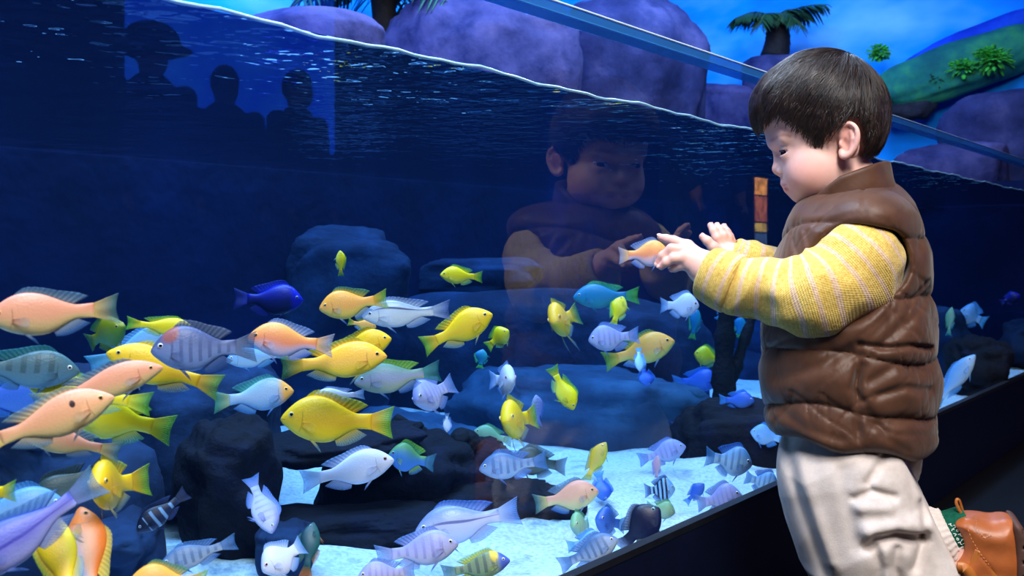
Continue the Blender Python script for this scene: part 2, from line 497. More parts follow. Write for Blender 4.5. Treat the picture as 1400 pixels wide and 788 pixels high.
rock('rock', 96, 636, 0.66, 126, 112, M_rock_deep, 'large deep blue boulder at the left behind the fish crowd', 18, 0.22, SB)
rock('rock', 262, 580, 0.85, 112, 104, M_rock_deep, 'deep blue boulder left of centre behind the black rock pile', 19, 0.2, SB)
rock('rock', 556, 630, 0.80, 108, 72, M_rock_blue, 'slate boulder behind the black slab in the middle', 20, 0.2, SB)
rock('rock', 800, 590, 0.70, 190, 84, M_rock_blue, 'wide slate boulder rising from the back edge of the sand', 21, 0.24, SB)
rock('rock', 700, 500, 1.0, 270, 104, M_rock_deep, 'broad smooth boulder filling the middle of the tank back', 22, 0.14, SB, amp=0.08)
rock('rock', 650, 378, 1.12, 96, 26, M_rock_deep, 'flat boulder resting on top of the broad middle boulder', 23, 0.06, None, amp=0.1)
rock('rock', 470, 380, 1.12, 90, 60, M_rock_deep, 'round dim boulder high on the tank back left of centre', 24, 0.07, SB)
rock('rock', 945, 560, 1.0, 130, 74, M_rock_deep, 'deep blue boulder behind the driftwood post', 27, 0.2, SB)
rock('rock', 1075, 545, 0.9, 110, 90, M_rock_deep, 'deep blue boulder behind the boy\'s waist', 28, 0.2, SB)
rock('rock', 1404, 470, 0.13, 34, 30, M_rock_deep, 'deep blue boulder at the right edge of the picture', 30, 0.25, SB)
rock('rock', 1335, 502, 0.10, 44, 42, M_rock_dark, 'dark boulder in the tank to the right of the boy', 25, 0.14, SB)
rock('rock', 1240, 480, 0.42, 90, 60, M_rock_deep, 'deep blue boulder low in the tank behind the boy\'s back', 46, 0.2, SB)

# driftwood
M_wood = rock_mat('dark_driftwood', (6, 7, 12), (12, 14, 22), (22, 26, 36), 20)
def branch(name, path, radii, label, forks=()):
    root = empty(name, path[0]); tag(root, label, 'driftwood')
    def part(nm, pts, rr):
        P = np.array([tuple(p) for p in pts]); k = np.linspace(0, len(P) - 1, 26)
        Q = np.stack([np.interp(k, np.arange(len(P)), P[:, j]) for j in range(3)], -1)
        for _ in range(3): Q[1:-1] = 0.25 * Q[:-2] + 0.5 * Q[1:-1] + 0.25 * Q[2:]
        R_ = np.interp(k, np.arange(len(P)), rr) * (1 + 0.14 * np.sin(k * 9.1) + 0.08 * np.sin(k * 23))
        me = tube_mesh(nm, Q - np.array(tuple(path[0])), R_, 14)
        return link_mesh(nm, me, M_wood, root)
    part('stem', path, radii)
    for pts, rr in forks: part('fork', pts, rr)
    return root
branch('driftwood', [at_t(984, 650, 0.42), at_t(986, 560, 0.42), at_t(990, 480, 0.42), at_t(994, 405, 0.42)], [0.034, 0.026, 0.024, 0.02],
       'upright black driftwood post rising from the rock beside the boy',
       [([at_t(990, 545, 0.42), at_t(1008, 495, 0.40), at_t(1030, 430, 0.38)], [0.02, 0.015, 0.011])])
branch('driftwood', [at_t(700, 690, 0.5), at_t(640, 640, 0.5), at_t(585, 605, 0.52), at_t(540, 574, 0.54)], [0.04, 0.036, 0.018, 0.010],
       'black driftwood limb slanting up to the left above the rock pile',
       [([at_t(655, 650, 0.5), at_t(640, 615, 0.48), at_t(628, 597, 0.47)], [0.035, 0.03, 0.018])])

# dry scenery above the water
LB = WATER_Z - 0.03
rock('scenery_rock', 662, 78, 1.62, 130, 92, M_rock_pale, 'tall rounded purple rock above the water near the top centre', 31, 0.3, LB, amp=0.08, boxy=0.95)
rock('scenery_rock', 858, 90, 1.62, 104, 100, M_rock_grey, 'purple grey rock above the water left of the boy with dark hollow', 32, 0.3, LB, amp=0.10, boxy=0.9)
rock('scenery_rock', 428, 50, 1.5, 112, 34, M_rock_pale, 'low flat pale rock above the waterline at upper left', 33, 0.2, LB, amp=0.05, boxy=1.0)
rock('scenery_rock', 975, 150, 1.7, 80, 32, M_rock_pale, 'low pale rock just above the waterline beside the boy\'s forehead', 34, 0.2, LB, amp=0.08)
def at_a(px, py, a_):
    r = ray(px, py); Z = a_ / (GU.x * r.x + GU.y); return Vector((r.x * Z, Z, CAMZ + r.z * Z))
rock('scenery_rock', 1385, 190, 0, 108, 62, M_rock_grey, 'grey speckled rock above the glass edge at the right end', 35, 0.2, LB, c=at_a(1385, 190, 4.72), amp=0.08)
rock('scenery_rock', 1300, 225, 0, 78, 30, M_rock_pale, 'low purple rock behind the glass right of the boy\'s head', 36, 0.14, LB, c=at_a(1300, 225, 4.5), amp=0.08)
M_stub = rock_mat('dark_stub', (14, 18, 30), (26, 30, 44), (40, 44, 58), 9)
rock('scenery_rock', 1242, 150, 0, 36, 14, M_stub, 'small dark rock under the green bank right of the boy\'s hair', 37, 0.08, None, c=at_a(1242, 150, 4.9), amp=0.1)

# modelled green hillside on the end wall
M_hill = rock_mat('green_hill', (8, 70, 84), (22, 104, 96), (50, 140, 90), 5)
M_hill_blue = rock_mat('blue_ridge', (4, 36, 150), (8, 56, 190), (14, 80, 214), 3)
rock('hillside', 1310, 92, 0, 140, 36, M_hill, 'long teal green hillside slanting up to the right edge', 41, 0.1, None, roll=16, c=at_a(1310, 92, 4.93), cat='hill', amp=0.06, boxy=0.9)
rock('ridge', 1345, 52, 0, 130, 20, M_hill_blue, 'deep blue ridge line along the top of the green hillside', 42, 0.06, None, roll=19, c=at_a(1345, 52, 5.0), cat='hill', amp=0.05, boxy=0.95)

# leaf helper: a blade along a path
def blade_np(p0, d, length, width, droop, n=9, up=Vector((0, 0, 1)), th=0.0012):
    d = d.normalized(); side = d.cross(up); 
    if side.length < 1e-3: side = Vector((1, 0, 0))
    side.normalize()
    rows = []
    for i in range(n):
        s = i / (n - 1); p = p0 + d * (length * s) - up * (droop * length * s * s)
        w_ = width * math.sin(math.pi * min(1, 0.12 + 0.88 * s)) ** 0.8 * 0.5 + 0.0004
        nn = up * th
        rows.append([tuple(p + side * w_), tuple(p + nn * 2), tuple(p - side * w_), tuple(p - nn * 2)])
    return np.array(rows).reshape(-1, 3), grid_faces(n, 4, True), None
M_leaf_dark = plain('palm_leaf', (34, 74, 40), 0.5, 0.4, noise=0.35, scale=20)
M_leaf_blue = plain('hanging_frond', (28, 78, 70), 0.5, 0.3, noise=0.4, scale=25)
M_leaf_bright = plain('bright_tuft', (60, 170, 60), 0.6, 0.3, noise=0.3, scale=40)
M_trunk = plain('palm_trunk', (22, 20, 24), 0.8, 0.2, noise=0.4, scale=40, bstr=0.6)

def frond_mesh(name, base, d, length, leaflet, droop, n=22, seed=0):
    r = random.Random(seed); parts = []
    up = Vector((0, 0, 1)); d = d.normalized()
    prev = None; spine = []
    for i in range(n):
        s = i / (n - 1); spine.append(base + d * (length * s) - up * (droop * length * s * s))
    V, Fq, cap = tube_np([tuple(p) for p in spine], np.linspace(0.006, 0.0015, n) * (length / 0.4), 5)
    parts.append((V, np.concatenate([Fq, np.array(cap)]), None))
    for i in range(2, n):
        tdir = (spine[i] - spine[i - 1]).normalized(); side = tdir.cross(up).normalized()
        ll = leaflet * (0.5 + 0.5 * math.sin(math.pi * i / n)) * r.uniform(0.8, 1.15)
        for sg in (-1, 1):
            dd = (tdir * 0.7 + side * sg * 1.0 - up * r.uniform(0.1, 0.5))
            parts.append(blade_np(spine[i], dd, ll, ll * 0.13, 0.35, 6))
    V, Fq, _ = join_np(parts)
    me = bpy.data.meshes.new(name)
    me.from_pydata(V.tolist(), [], [tuple(dict.fromkeys(f)) for f in Fq.tolist()])
    me.polygons.foreach_set('use_smooth', [True] * len(me.polygons)); me.update()
    return me

def palm(name, base, h, tr, fronds, label, mleaf):
    root = empty(name, base); tag(root, label, 'palm')
    pts = [Vector((0.02 * math.sin(3 * s), 0, h * s)) for s in np.linspace(0, 1, 14)]
    rr = [tr * (1.15 - 0.3 * s + 0.06 * math.sin(40 * s)) for s in np.linspace(0, 1, 14)]
    link_mesh('trunk', tube_mesh('trunk', [tuple(p) for p in pts], rr, 16), M_trunk, root)
    for k, (az, el, L_, droop) in enumerate(fronds):
        a_, e_ = math.radians(az), math.radians(el)
        d = Vector((math.cos(a_) * math.cos(e_), math.sin(a_) * math.cos(e_), math.sin(e_)))
        link_mesh('frond', frond_mesh('frond', pts[-1].copy(), d, L_, L_ * 0.42, droop, seed=k), mleaf, root)
    return root
p0 = at_a(1058, 80, 4.70)
rock('scenery_rock', 1058, 92, 0, 44, 14, M_rock_grey, 'small blue grey mound under the dark stubby palm', 43, 0.12, LB, c=at_a(1058, 92, 4.70), amp=0.08)
palm('palm_tree', p0, 0.20, 0.062, [(0, 40, .22, .6), (25, 45, .24, .5), (160, 45, .20, .7), (185, 35, .24, .6), (200, 20, .24, .4), (-15, 30, .28, .3), (60, 60, .18, .9), (120, 60, .18, .9), (-90, 40, .16, .9), (-60, 30, .2, .9), (-130, 35, .2, .9)],
     'dark stubby palm with a thick trunk above the boy\'s head', M_leaf_dark)
p1 = at_t(520, -50, 1.98)
palm('palm_tree', Vector((p1.x, p1.y, LB)), p1.z - LB, 0.05, [(az, 20 + 25 * ((k * 7) % 3), 0.40, 0.85) for k, az in enumerate(range(0, 360, 26))],
     'blue green palm whose fronds hang between the two purple rocks at the top', M_leaf_blue)
for k, (px, py, s, lab) in enumerate([(1358, 82, 0.075, 'bright green bush at the right end of the green hillside'), (1318, 94, 0.06, 'green bush on the lower edge of the green hillside beside the bright bush'),
                                 (1202, 72, 0.05, 'small bright green bush above the boy\'s hair'), (1285, 108, 0.05, 'dark green bush low on the hillside nearest the boy\'s head')]):
    c = at_a(px, py, 4.86); parts = []
    r = random.Random(k)
    for q in range(220):
        dd = Vector((r.gauss(0, 1), r.gauss(0, 1), r.gauss(0.3, 0.8))).normalized()
        parts.append(blade_np(dd * s * r.uniform(0.1, 0.75), dd, s * 0.3, s * 0.22, 0.3, 5, up=Vector((0.1, 0.2, 1)).normalized()))
    V, Fq, _ = join_np(parts); V[:, 0] *= 1.5
    o = link_mesh('bush', np_mesh('bush', V, Fq), M_leaf_bright if k != 3 else M_leaf_dark, loc=c)
    tag(o, lab, 'bush')

# ---------------------------------------------------------------- fish
def fish_mat(name, back, mid, belly, head=None, head_to=0.24, bars=0, bar_rgb=None, bar_w=0.5, line=None, nape=None, spot=None, band=None, rough=0.42, bar_lo=0.2, bar_hi=0.95):
    """body paint: u runs nose to tail root, v runs belly to back"""
    m, nt, out = mat(name)
    uvn = nt.nodes.new('ShaderNodeUVMap'); uvn.uv_map = 'UVMap'
    s = nt.nodes.new('ShaderNodeSeparateXYZ'); nt.links.new(uvn.outputs[0], s.inputs[0])
    u, v = s.outputs[0], s.outputs[1]
    nz = noise_tex(nt, 60, 2.0)
    vv = mth(nt, 'ADD', v, mth(nt, 'MULTIPLY', mth(nt, 'SUBTRACT', nz, 0.5), 0.25))
    c = ramp(nt, [(0.12, lin(belly)), (0.48, lin(mid)), (0.88, lin(back))], vv).outputs[0]
    if bars:
        wv = mth(nt, 'SINE', mth(nt, 'MULTIPLY_ADD', u, 6.283 * bars, mth(nt, 'MULTIPLY', nz, 1.2)))
        f = mth(nt, 'MULTIPLY_ADD', wv, 2.2, 0.0 + (bar_w - 0.5) * 3, clamp=True)
        inu = mth(nt, 'MULTIPLY', mth(nt, 'GREATER_THAN', u, 0.24), mth(nt, 'MULTIPLY', mth(nt, 'GREATER_THAN', v, bar_lo), mth(nt, 'LESS_THAN', v, bar_hi)))
        c = mixc(nt, mth(nt, 'MULTIPLY', mth(nt, 'MULTIPLY', f, inu), 1.0 if bar_lo < 0 else 0.62), c, lin(bar_rgb))
    if head:
        hr = ramp(nt, [(0.0, (1, 1, 1, 1)), (head_to * 0.72, (1, 1, 1, 1)), (head_to * 1.3, (0, 0, 0, 1))], u)
        c = mixc(nt, hr.outputs[0], c, lin(head))
    def blob(c, u0, v0, ru, rv, rgb, soft=1.0):
        du = mth(nt, 'DIVIDE', mth(nt, 'SUBTRACT', u, u0), ru); dv = mth(nt, 'DIVIDE', mth(nt, 'SUBTRACT', v, v0), rv)
        dd = mth(nt, 'ADD', mth(nt, 'MULTIPLY', du, du), mth(nt, 'MULTIPLY', dv, dv))
        return mixc(nt, mth(nt, 'MULTIPLY_ADD', dd, -soft * 1.5, soft * 1.5, clamp=True), c, lin(rgb))
    if nape: c = blob(c, nape[0], nape[1], nape[2], nape[3], nape[4])
    if spot: c = blob(c, spot[0], spot[1], spot[2], spot[3], spot[4], 2.0)
    if line: c = blob(c, 0.6, line[0], 0.55, 0.05, line[1])
    if band: c = blob(c, band[0], 0.5, band[1], 5.0, band[2], 2.0)
    # gill cover edge and mouth line
    gu = mth(nt, 'ABSOLUTE', mth(nt, 'SUBTRACT', u, mth(nt, 'MULTIPLY_ADD', mth(nt, 'SINE', mth(nt, 'MULTIPLY', v, 3.1416)), 0.045, 0.195)))
    g = mth(nt, 'MULTIPLY', mth(nt, 'LESS_THAN', gu, 0.006), mth(nt, 'MULTIPLY', mth(nt, 'GREATER_THAN', v, 0.12), mth(nt, 'LESS_THAN', v, 0.66)))
    mo = mth(nt, 'MULTIPLY', mth(nt, 'LESS_THAN', u, 0.05), mth(nt, 'LESS_THAN', mth(nt, 'ABSOLUTE', mth(nt, 'MULTIPLY_ADD', u, 1.2, mth(nt, 'SUBTRACT', v, 0.50))), 0.035))
    dk = tuple(x * 0.45 for x in lin(mid)[:3]) + (1,)
    c = mixc(nt, mth(nt, 'MULTIPLY', g, 0.55), c, dk)
    c = mixc(nt, mth(nt, 'MULTIPLY', mo, 0.8), c, dk)
    b = principled(nt, out, Roughness=rough); b.inputs['Specular IOR Level'].default_value = 0.4
    nt.links.new(c, b.inputs['Base Color'])
    # fine scales
    mp = nt.nodes.new('ShaderNodeMapping'); mp.inputs['Scale'].default_value = (46, 22, 1); nt.links.new(uvn.outputs[0], mp.inputs[0])
    vo = nt.nodes.new('ShaderNodeTexVoronoi'); vo.inputs['Scale'].default_value = 1.0; nt.links.new(mp.outputs[0], vo.inputs['Vector'])
    bump(nt, vo.outputs['Distance'], 0.12, 0.0012, b)
    return m

def fin_mat(name, base, tip, alpha0=0.9, alpha1=0.42):
    m, nt, out = mat(name)
    uvn = nt.nodes.new('ShaderNodeUVMap'); uvn.uv_map = 'UVMap'
    s = nt.nodes.new('ShaderNodeSeparateXYZ'); nt.links.new(uvn.outputs[0], s.inputs[0])
    c = ramp(nt, [(0.1, lin(base)), (0.85, lin(tip))], s.outputs[1])
    wv = mth(nt, 'SINE', mth(nt, 'MULTIPLY', s.outputs[0], 85.0))
    b = principled(nt, out, Roughness=0.5); b.inputs['Specular IOR Level'].default_value = 0.3
    cc = mixc(nt, mth(nt, 'MULTIPLY_ADD', wv, 0.12, 0.12), c.outputs[0], tuple(x * 0.55 for x in lin(base)[:3]) + (1,))
    nt.links.new(cc, b.inputs['Base Color'])
    al = mth(nt, 'MULTIPLY_ADD', s.outputs[1], alpha1 - alpha0, alpha0)
    al = mth(nt, 'MULTIPLY_ADD', wv, 0.10, mth(nt, 'SUBTRACT', al, 0.02), clamp=True)
    nt.links.new(al, b.inputs['Alpha'])
    bump(nt, wv, 0.3, 0.001, b)
    return m

M_pupil = plain('fish_pupil', (6, 6, 10), 0.08, 0.8)
EYE = {}
def eye_mat(rgb):
    if rgb not in EYE: EYE[rgb] = plain('fish_iris', rgb, 0.2, 0.7)
    return EYE[rgb]

# kind: body paint, (dorsal base, tip), (tail base, tip), (lower fins base, tip), iris
SPECIES = {}
def species(key, body, dorsal, tail, low, iris=(225, 215, 180)):
    SPECIES[key] = (fish_mat('scales_' + key, **body), fin_mat('dorsal_' + key, *dorsal), fin_mat('tail_' + key, *tail), fin_mat('fins_' + key, *low, 0.85, 0.35), fin_mat('chest_fins_' + key, body['mid'], low[0], 0.55, 0.18), eye_mat(iris))
species('peach', dict(back=(226, 150, 124), mid=(238, 172, 138), belly=(226, 204, 142)), ((110, 130, 150), (70, 120, 165)), ((216, 186, 110), (60, 130, 140)), ((150, 170, 190), (40, 110, 190)), (235, 190, 130))
species('spotted', dict(back=(226, 160, 130), mid=(234, 178, 136), belly=(220, 200, 140), spot=(0.36, 0.66, 0.028, 0.10, (50, 26, 34))), ((190, 170, 130), (100, 140, 160)), ((220, 196, 110), (120, 150, 120)), ((190, 180, 150), (70, 130, 180)), (235, 190, 130))
species('yellow', dict(back=(252, 206, 20), mid=(252, 200, 50), belly=(250, 216, 40)), ((240, 190, 20), (170, 190, 30)), ((246, 186, 24), (110, 190, 40)), ((226, 200, 60), (120, 170, 190)), (240, 220, 150))
species('lemon', dict(back=(246, 226, 8), mid=(240, 214, 30), belly=(226, 222, 80)), ((200, 210, 30), (80, 180, 90)), ((226, 216, 30), (90, 190, 60)), ((216, 220, 80), (90, 190, 170)), (240, 230, 180))
species('orange', dict(back=(240, 168, 62), mid=(248, 178, 100), belly=(232, 208, 100)), ((190, 170, 70), (50, 140, 110)), ((226, 180, 60), (110, 180, 60)), ((170, 190, 190), (50, 130, 220)), (240, 190, 110))
species('gold', dict(back=(248, 188, 40), mid=(250, 196, 92), belly=(242, 214, 60)), ((226, 176, 40), (150, 170, 60)), ((230, 196, 40), (50, 150, 100)), ((210, 200, 60), (90, 160, 210)), (235, 190, 110))
species('coral', dict(back=(246, 170, 90), mid=(246, 150, 110), belly=(206, 200, 236)), ((150, 170, 220), (96, 136, 210)), ((246, 190, 120), (150, 170, 210)), ((180, 196, 236), (80, 130, 230)), (235, 190, 120))
species('white', dict(back=(206, 214, 248), mid=(220, 222, 248), belly=(226, 226, 246)), ((190, 204, 246), (120, 170, 240)), ((196, 210, 246), (110, 170, 240)), ((196, 210, 246), (120, 170, 240)), (236, 170, 180))
species('lavender', dict(back=(140, 150, 210), mid=(176, 176, 226), belly=(190, 196, 234), bars=8, bar_rgb=(140, 140, 206), bar_w=0.35), ((130, 150, 220), (90, 140, 226)), ((150, 160, 220), (90, 140, 220)), ((160, 170, 226), (90, 140, 226)), (226, 226, 230))
species('silver', dict(back=(150, 166, 200), mid=(214, 220, 232), belly=(226, 230, 240), line=(0.72, (84, 92, 120)), rough=0.22), ((170, 186, 216), (110, 140, 200)), ((170, 186, 216), (90, 120, 190)), ((196, 206, 230), (110, 160, 230)), (230, 230, 230))
species('silverlav', dict(back=(130, 150, 206), mid=(200, 196, 226), belly=(196, 204, 236), line=(0.56, (110, 110, 160)), rough=0.3), ((120, 150, 216), (50, 110, 210)), ((170, 190, 236), (90, 150, 240)), ((170, 180, 226), (110, 150, 220)), (226, 226, 230))
species('blond', dict(back=(120, 170, 200), mid=(146, 178, 226), belly=(120, 176, 236), head=(226, 176, 90), head_to=0.2), ((60, 160, 170), (40, 130, 160)), ((150, 180, 150), (50, 160, 150)), ((110, 170, 236), (40, 130, 230)), (236, 206, 140))
species('rednape', dict(back=(70, 84, 130), mid=(116, 136, 190), belly=(120, 150, 210), bars=9, bar_rgb=(72, 88, 140), bar_w=0.4, nape=(0.23, 0.88, 0.12, 0.30, (142, 84, 88))), ((60, 80, 120), (90, 110, 150)), ((96, 116, 160), (50, 80, 130)), ((80, 110, 170), (40, 80, 150)), (230, 230, 240))
species('mauve', dict(back=(100, 140, 130), mid=(156, 158, 190), belly=(166, 176, 150)), ((120, 170, 80), (120, 180, 60)), ((60, 140, 140), (30, 110, 120)), ((130, 160, 200), (30, 100, 190)), (200, 210, 220))
species('olive', dict(back=(60, 96, 104), mid=(84, 120, 140), belly=(90, 140, 170), bars=7, bar_rgb=(48, 74, 80), bar_w=0.5, bar_lo=0.4), ((50, 110, 120), (30, 130, 150)), ((60, 110, 120), (30, 110, 140)), ((70, 130, 160), (30, 100, 170)), (220, 225, 225))
species('murk', dict(back=(44, 62, 60), mid=(70, 90, 92), belly=(110, 130, 130)), ((44, 64, 60), (40, 70, 80)), ((60, 80, 90), (50, 80, 110)), ((60, 80, 90), (40, 80, 110)), (225, 230, 230))
species('moss', dict(back=(130, 140, 20), mid=(90, 130, 40), belly=(60, 120, 60)), ((110, 140, 30), (40, 120, 70)), ((110, 140, 30), (40, 120, 70)), ((150, 170, 40), (60, 130, 80)), (190, 190, 120))
species('blue', dict(back=(44, 90, 190), mid=(60, 110, 214), belly=(80, 130, 220)), ((40, 100, 210), (40, 130, 226)), ((60, 130, 220), (60, 150, 230)), ((50, 110, 210), (40, 120, 220)), (200, 210, 230))
species('royal', dict(back=(14, 20, 150), mid=(10, 18, 90), belly=(8, 16, 70), head=(14, 22, 180), head_to=0.2), ((30, 50, 200), (20, 40, 160)), ((20, 36, 150), (14, 30, 120)), ((20, 36, 150), (14, 30, 120)), (120, 130, 200))
species('violet', dict(back=(76, 96, 200), mid=(104, 108, 206), belly=(150, 160, 230), line=(0.5, (66, 70, 180))), ((60, 110, 200), (70, 130, 200)), ((96, 120, 190), (70, 130, 180)), ((100, 130, 210), (60, 120, 210)), (200, 200, 230))
species('sky', dict(back=(100, 160, 220), mid=(140, 186, 236), belly=(170, 206, 240)), ((90, 160, 226), (60, 150, 230)), ((90, 170, 220), (60, 160, 220)), ((110, 170, 230), (60, 150, 230)), (220, 225, 235))
species('teal', dict(back=(30, 130, 180), mid=(24, 140, 190), belly=(40, 160, 170)), ((40, 160, 150), (60, 190, 120)), ((60, 180, 120), (90, 200, 70)), ((30, 140, 190), (40, 160, 170)), (180, 210, 220))
species('greybar', dict(back=(70, 104, 150), mid=(130, 156, 196), belly=(160, 180, 210), bars=8, bar_rgb=(64, 94, 140), bar_w=0.45), ((80, 120, 180), (60, 120, 200)), ((90, 130, 190), (60, 120, 190)), ((110, 150, 210), (60, 120, 210)), (225, 225, 230))
species('whitebar', dict(back=(110, 160, 210), mid=(190, 214, 230), belly=(200, 220, 236), bars=6, bar_rgb=(90, 120, 160), bar_w=0.4), ((100, 150, 220), (50, 120, 220)), ((120, 180, 230), (80, 160, 230)), ((120, 170, 230), (60, 140, 230)), (225, 230, 235))
species('zebra', dict(back=(110, 160, 210), mid=(140, 186, 226), belly=(160, 200, 236), bars=6, bar_rgb=(10, 14, 44), bar_w=0.62, bar_lo=-1, bar_hi=2), ((20, 30, 80), (60, 130, 210)), ((40, 60, 120), (60, 130, 210)), ((40, 60, 120), (60, 130, 210)), (200, 210, 220))
species('black', dict(back=(10, 16, 44), mid=(14, 22, 60), belly=(16, 30, 76)), ((12, 20, 60), (20, 50, 120)), ((14, 24, 80), (30, 60, 150)), ((12, 20, 60), (20, 50, 120)), (120, 200, 220))
species('banded', dict(back=(10, 18, 50), mid=(16, 30, 76), belly=(20, 40, 90), head=(50, 110, 190), head_to=0.26, band=(0.30, 0.045, (210, 206, 70))), ((12, 24, 70), (20, 50, 130)), ((14, 30, 80), (20, 60, 140)), ((16, 30, 80), (20, 60, 140)), (190, 210, 220))
species('bluehead', dict(back=(110, 130, 90), mid=(124, 144, 120), belly=(120, 160, 130), bars=7, bar_rgb=(60, 76, 84), bar_w=0.5, head=(40, 84, 190), head_to=0.2, nape=(0.27, 0.86, 0.09, 0.4, (206, 186, 40))), ((190, 190, 40), (120, 190, 60)), ((110, 150, 150), (60, 130, 150)), ((150, 180, 60), (80, 150, 120)), (210, 220, 230))
species('greenblue', dict(back=(90, 150, 90), mid=(70, 126, 190), belly=(70, 130, 210)), ((70, 150, 110), (130, 200, 60)), ((50, 120, 160), (40, 110, 150)), ((150, 190, 60), (60, 130, 200)), (140, 160, 200))
species('palegreen', dict(back=(120, 170, 130), mid=(150, 186, 150), belly=(150, 190, 170)), ((130, 180, 120), (70, 150, 130)), ((120, 180, 140), (60, 150, 150)), ((130, 180, 170), (60, 150, 190)), (210, 220, 200))
species('pink', dict(back=(196, 150, 180), mid=(216, 160, 180), belly=(220, 180, 190)), ((196, 150, 190), (150, 140, 210)), ((196, 150, 190), (150, 140, 210)), ((196, 150, 190), (150, 140, 210)), (230, 190, 190))
species('ember', dict(back=(246, 130, 50), mid=(226, 170, 140), belly=(176, 180, 220), head=(250, 140, 60), head_to=0.3), ((236, 190, 70), (200, 190, 80)), ((226, 200, 90), (160, 180, 120)), ((216, 200, 90), (140, 170, 180)), (236, 200, 140))
species('darkteal', dict(back=(20, 60, 70), mid=(26, 76, 86), belly=(40, 90, 90)), ((26, 70, 80), (50, 100, 80)), ((60, 80, 60), (196, 110, 50)), ((40, 80, 70), (180, 110, 60)), (150, 170, 160))

species('darkbar', dict(back=(14, 22, 48), mid=(16, 28, 60), belly=(30, 46, 84), bars=5, bar_rgb=(120, 160, 205), bar_w=0.24, bar_lo=-1, bar_hi=0.85), ((12, 22, 56), (30, 60, 120)), ((14, 24, 60), (20, 40, 90)), ((20, 34, 80), (30, 60, 130)), (190, 210, 220))

# side outline: (s, upper, lower, half width) in units of body depth / body length
PROF = np.array([
    (0.000, 0.020, -0.030, 0.030), (0.018, 0.085, -0.085, 0.085), (0.05, 0.165, -0.140, 0.120), (0.10, 0.270, -0.215, 0.155), (0.17, 0.385, -0.310, 0.190),
    (0.25, 0.470, -0.385, 0.212), (0.34, 0.512, -0.440, 0.220), (0.44, 0.500, -0.470, 0.212), (0.54, 0.440, -0.455, 0.186), (0.64, 0.340, -0.370, 0.145),
    (0.74, 0.235, -0.245, 0.100), (0.83, 0.168, -0.165, 0.066), (0.90, 0.165, -0.163, 0.056), (0.96, 0.170, -0.168, 0.040), (1.0, 0.175, -0.175, 0.020)])
def prof(s):
    # smooth interpolation through the table (Catmull-Rom on each column)
    s = np.atleast_1d(s); X = PROF[:, 0]; i = np.clip(np.searchsorted(X, s, 'right') - 1, 0, len(X) - 2)
    t = (s - X[i]) / (X[i + 1] - X[i]); out = []
    for c in (1, 2, 3):
        Y = PROF[:, c]; M = np.gradient(Y, X); h = X[i + 1] - X[i]
        out.append((2 * t**3 - 3 * t**2 + 1) * Y[i] + (t**3 - 2 * t**2 + t) * h * M[i] + (-2 * t**3 + 3 * t**2) * Y[i + 1] + (t**3 - t**2) * h * M[i + 1])
    return out

def sheet_np(Pg, th):
    """closed thin solid from an n x m lattice of points Pg (n,m,3); th may vary per point"""
    n, m, _ = Pg.shape
    du = np.gradient(Pg, axis=0); dv = np.gradient(Pg, axis=1)
    N = np.cross(du, dv); N /= np.linalg.norm(N, axis=2)[..., None] + 1e-9
    th = np.broadcast_to(np.asarray(th), (n, m))
    A = (Pg + N * th[..., None] / 2).reshape(-1, 3); B = (Pg - N * th[..., None] / 2).reshape(-1, 3)
    f = grid_faces(n, m); k = n * m
    F1 = f; F2 = f[:, ::-1] + k
    rim = []
    idx = np.arange(k).reshape(n, m)
    loop = list(idx[0, :]) + list(idx[1:, -1]) + list(idx[-1, -2::-1]) + list(idx[-2:0:-1, 0])
    for a, b in zip(loop, loop[1:] + loop[:1]): rim.append((a, a + k, b + k, b))
    U = np.stack(np.meshgrid(np.linspace(0, 1, n), np.linspace(0, 1, m), indexing='ij'), -1).reshape(-1, 2)
    return np.concatenate([A, B]), np.concatenate([F1, F2, np.array(rim)]), np.concatenate([U, U])

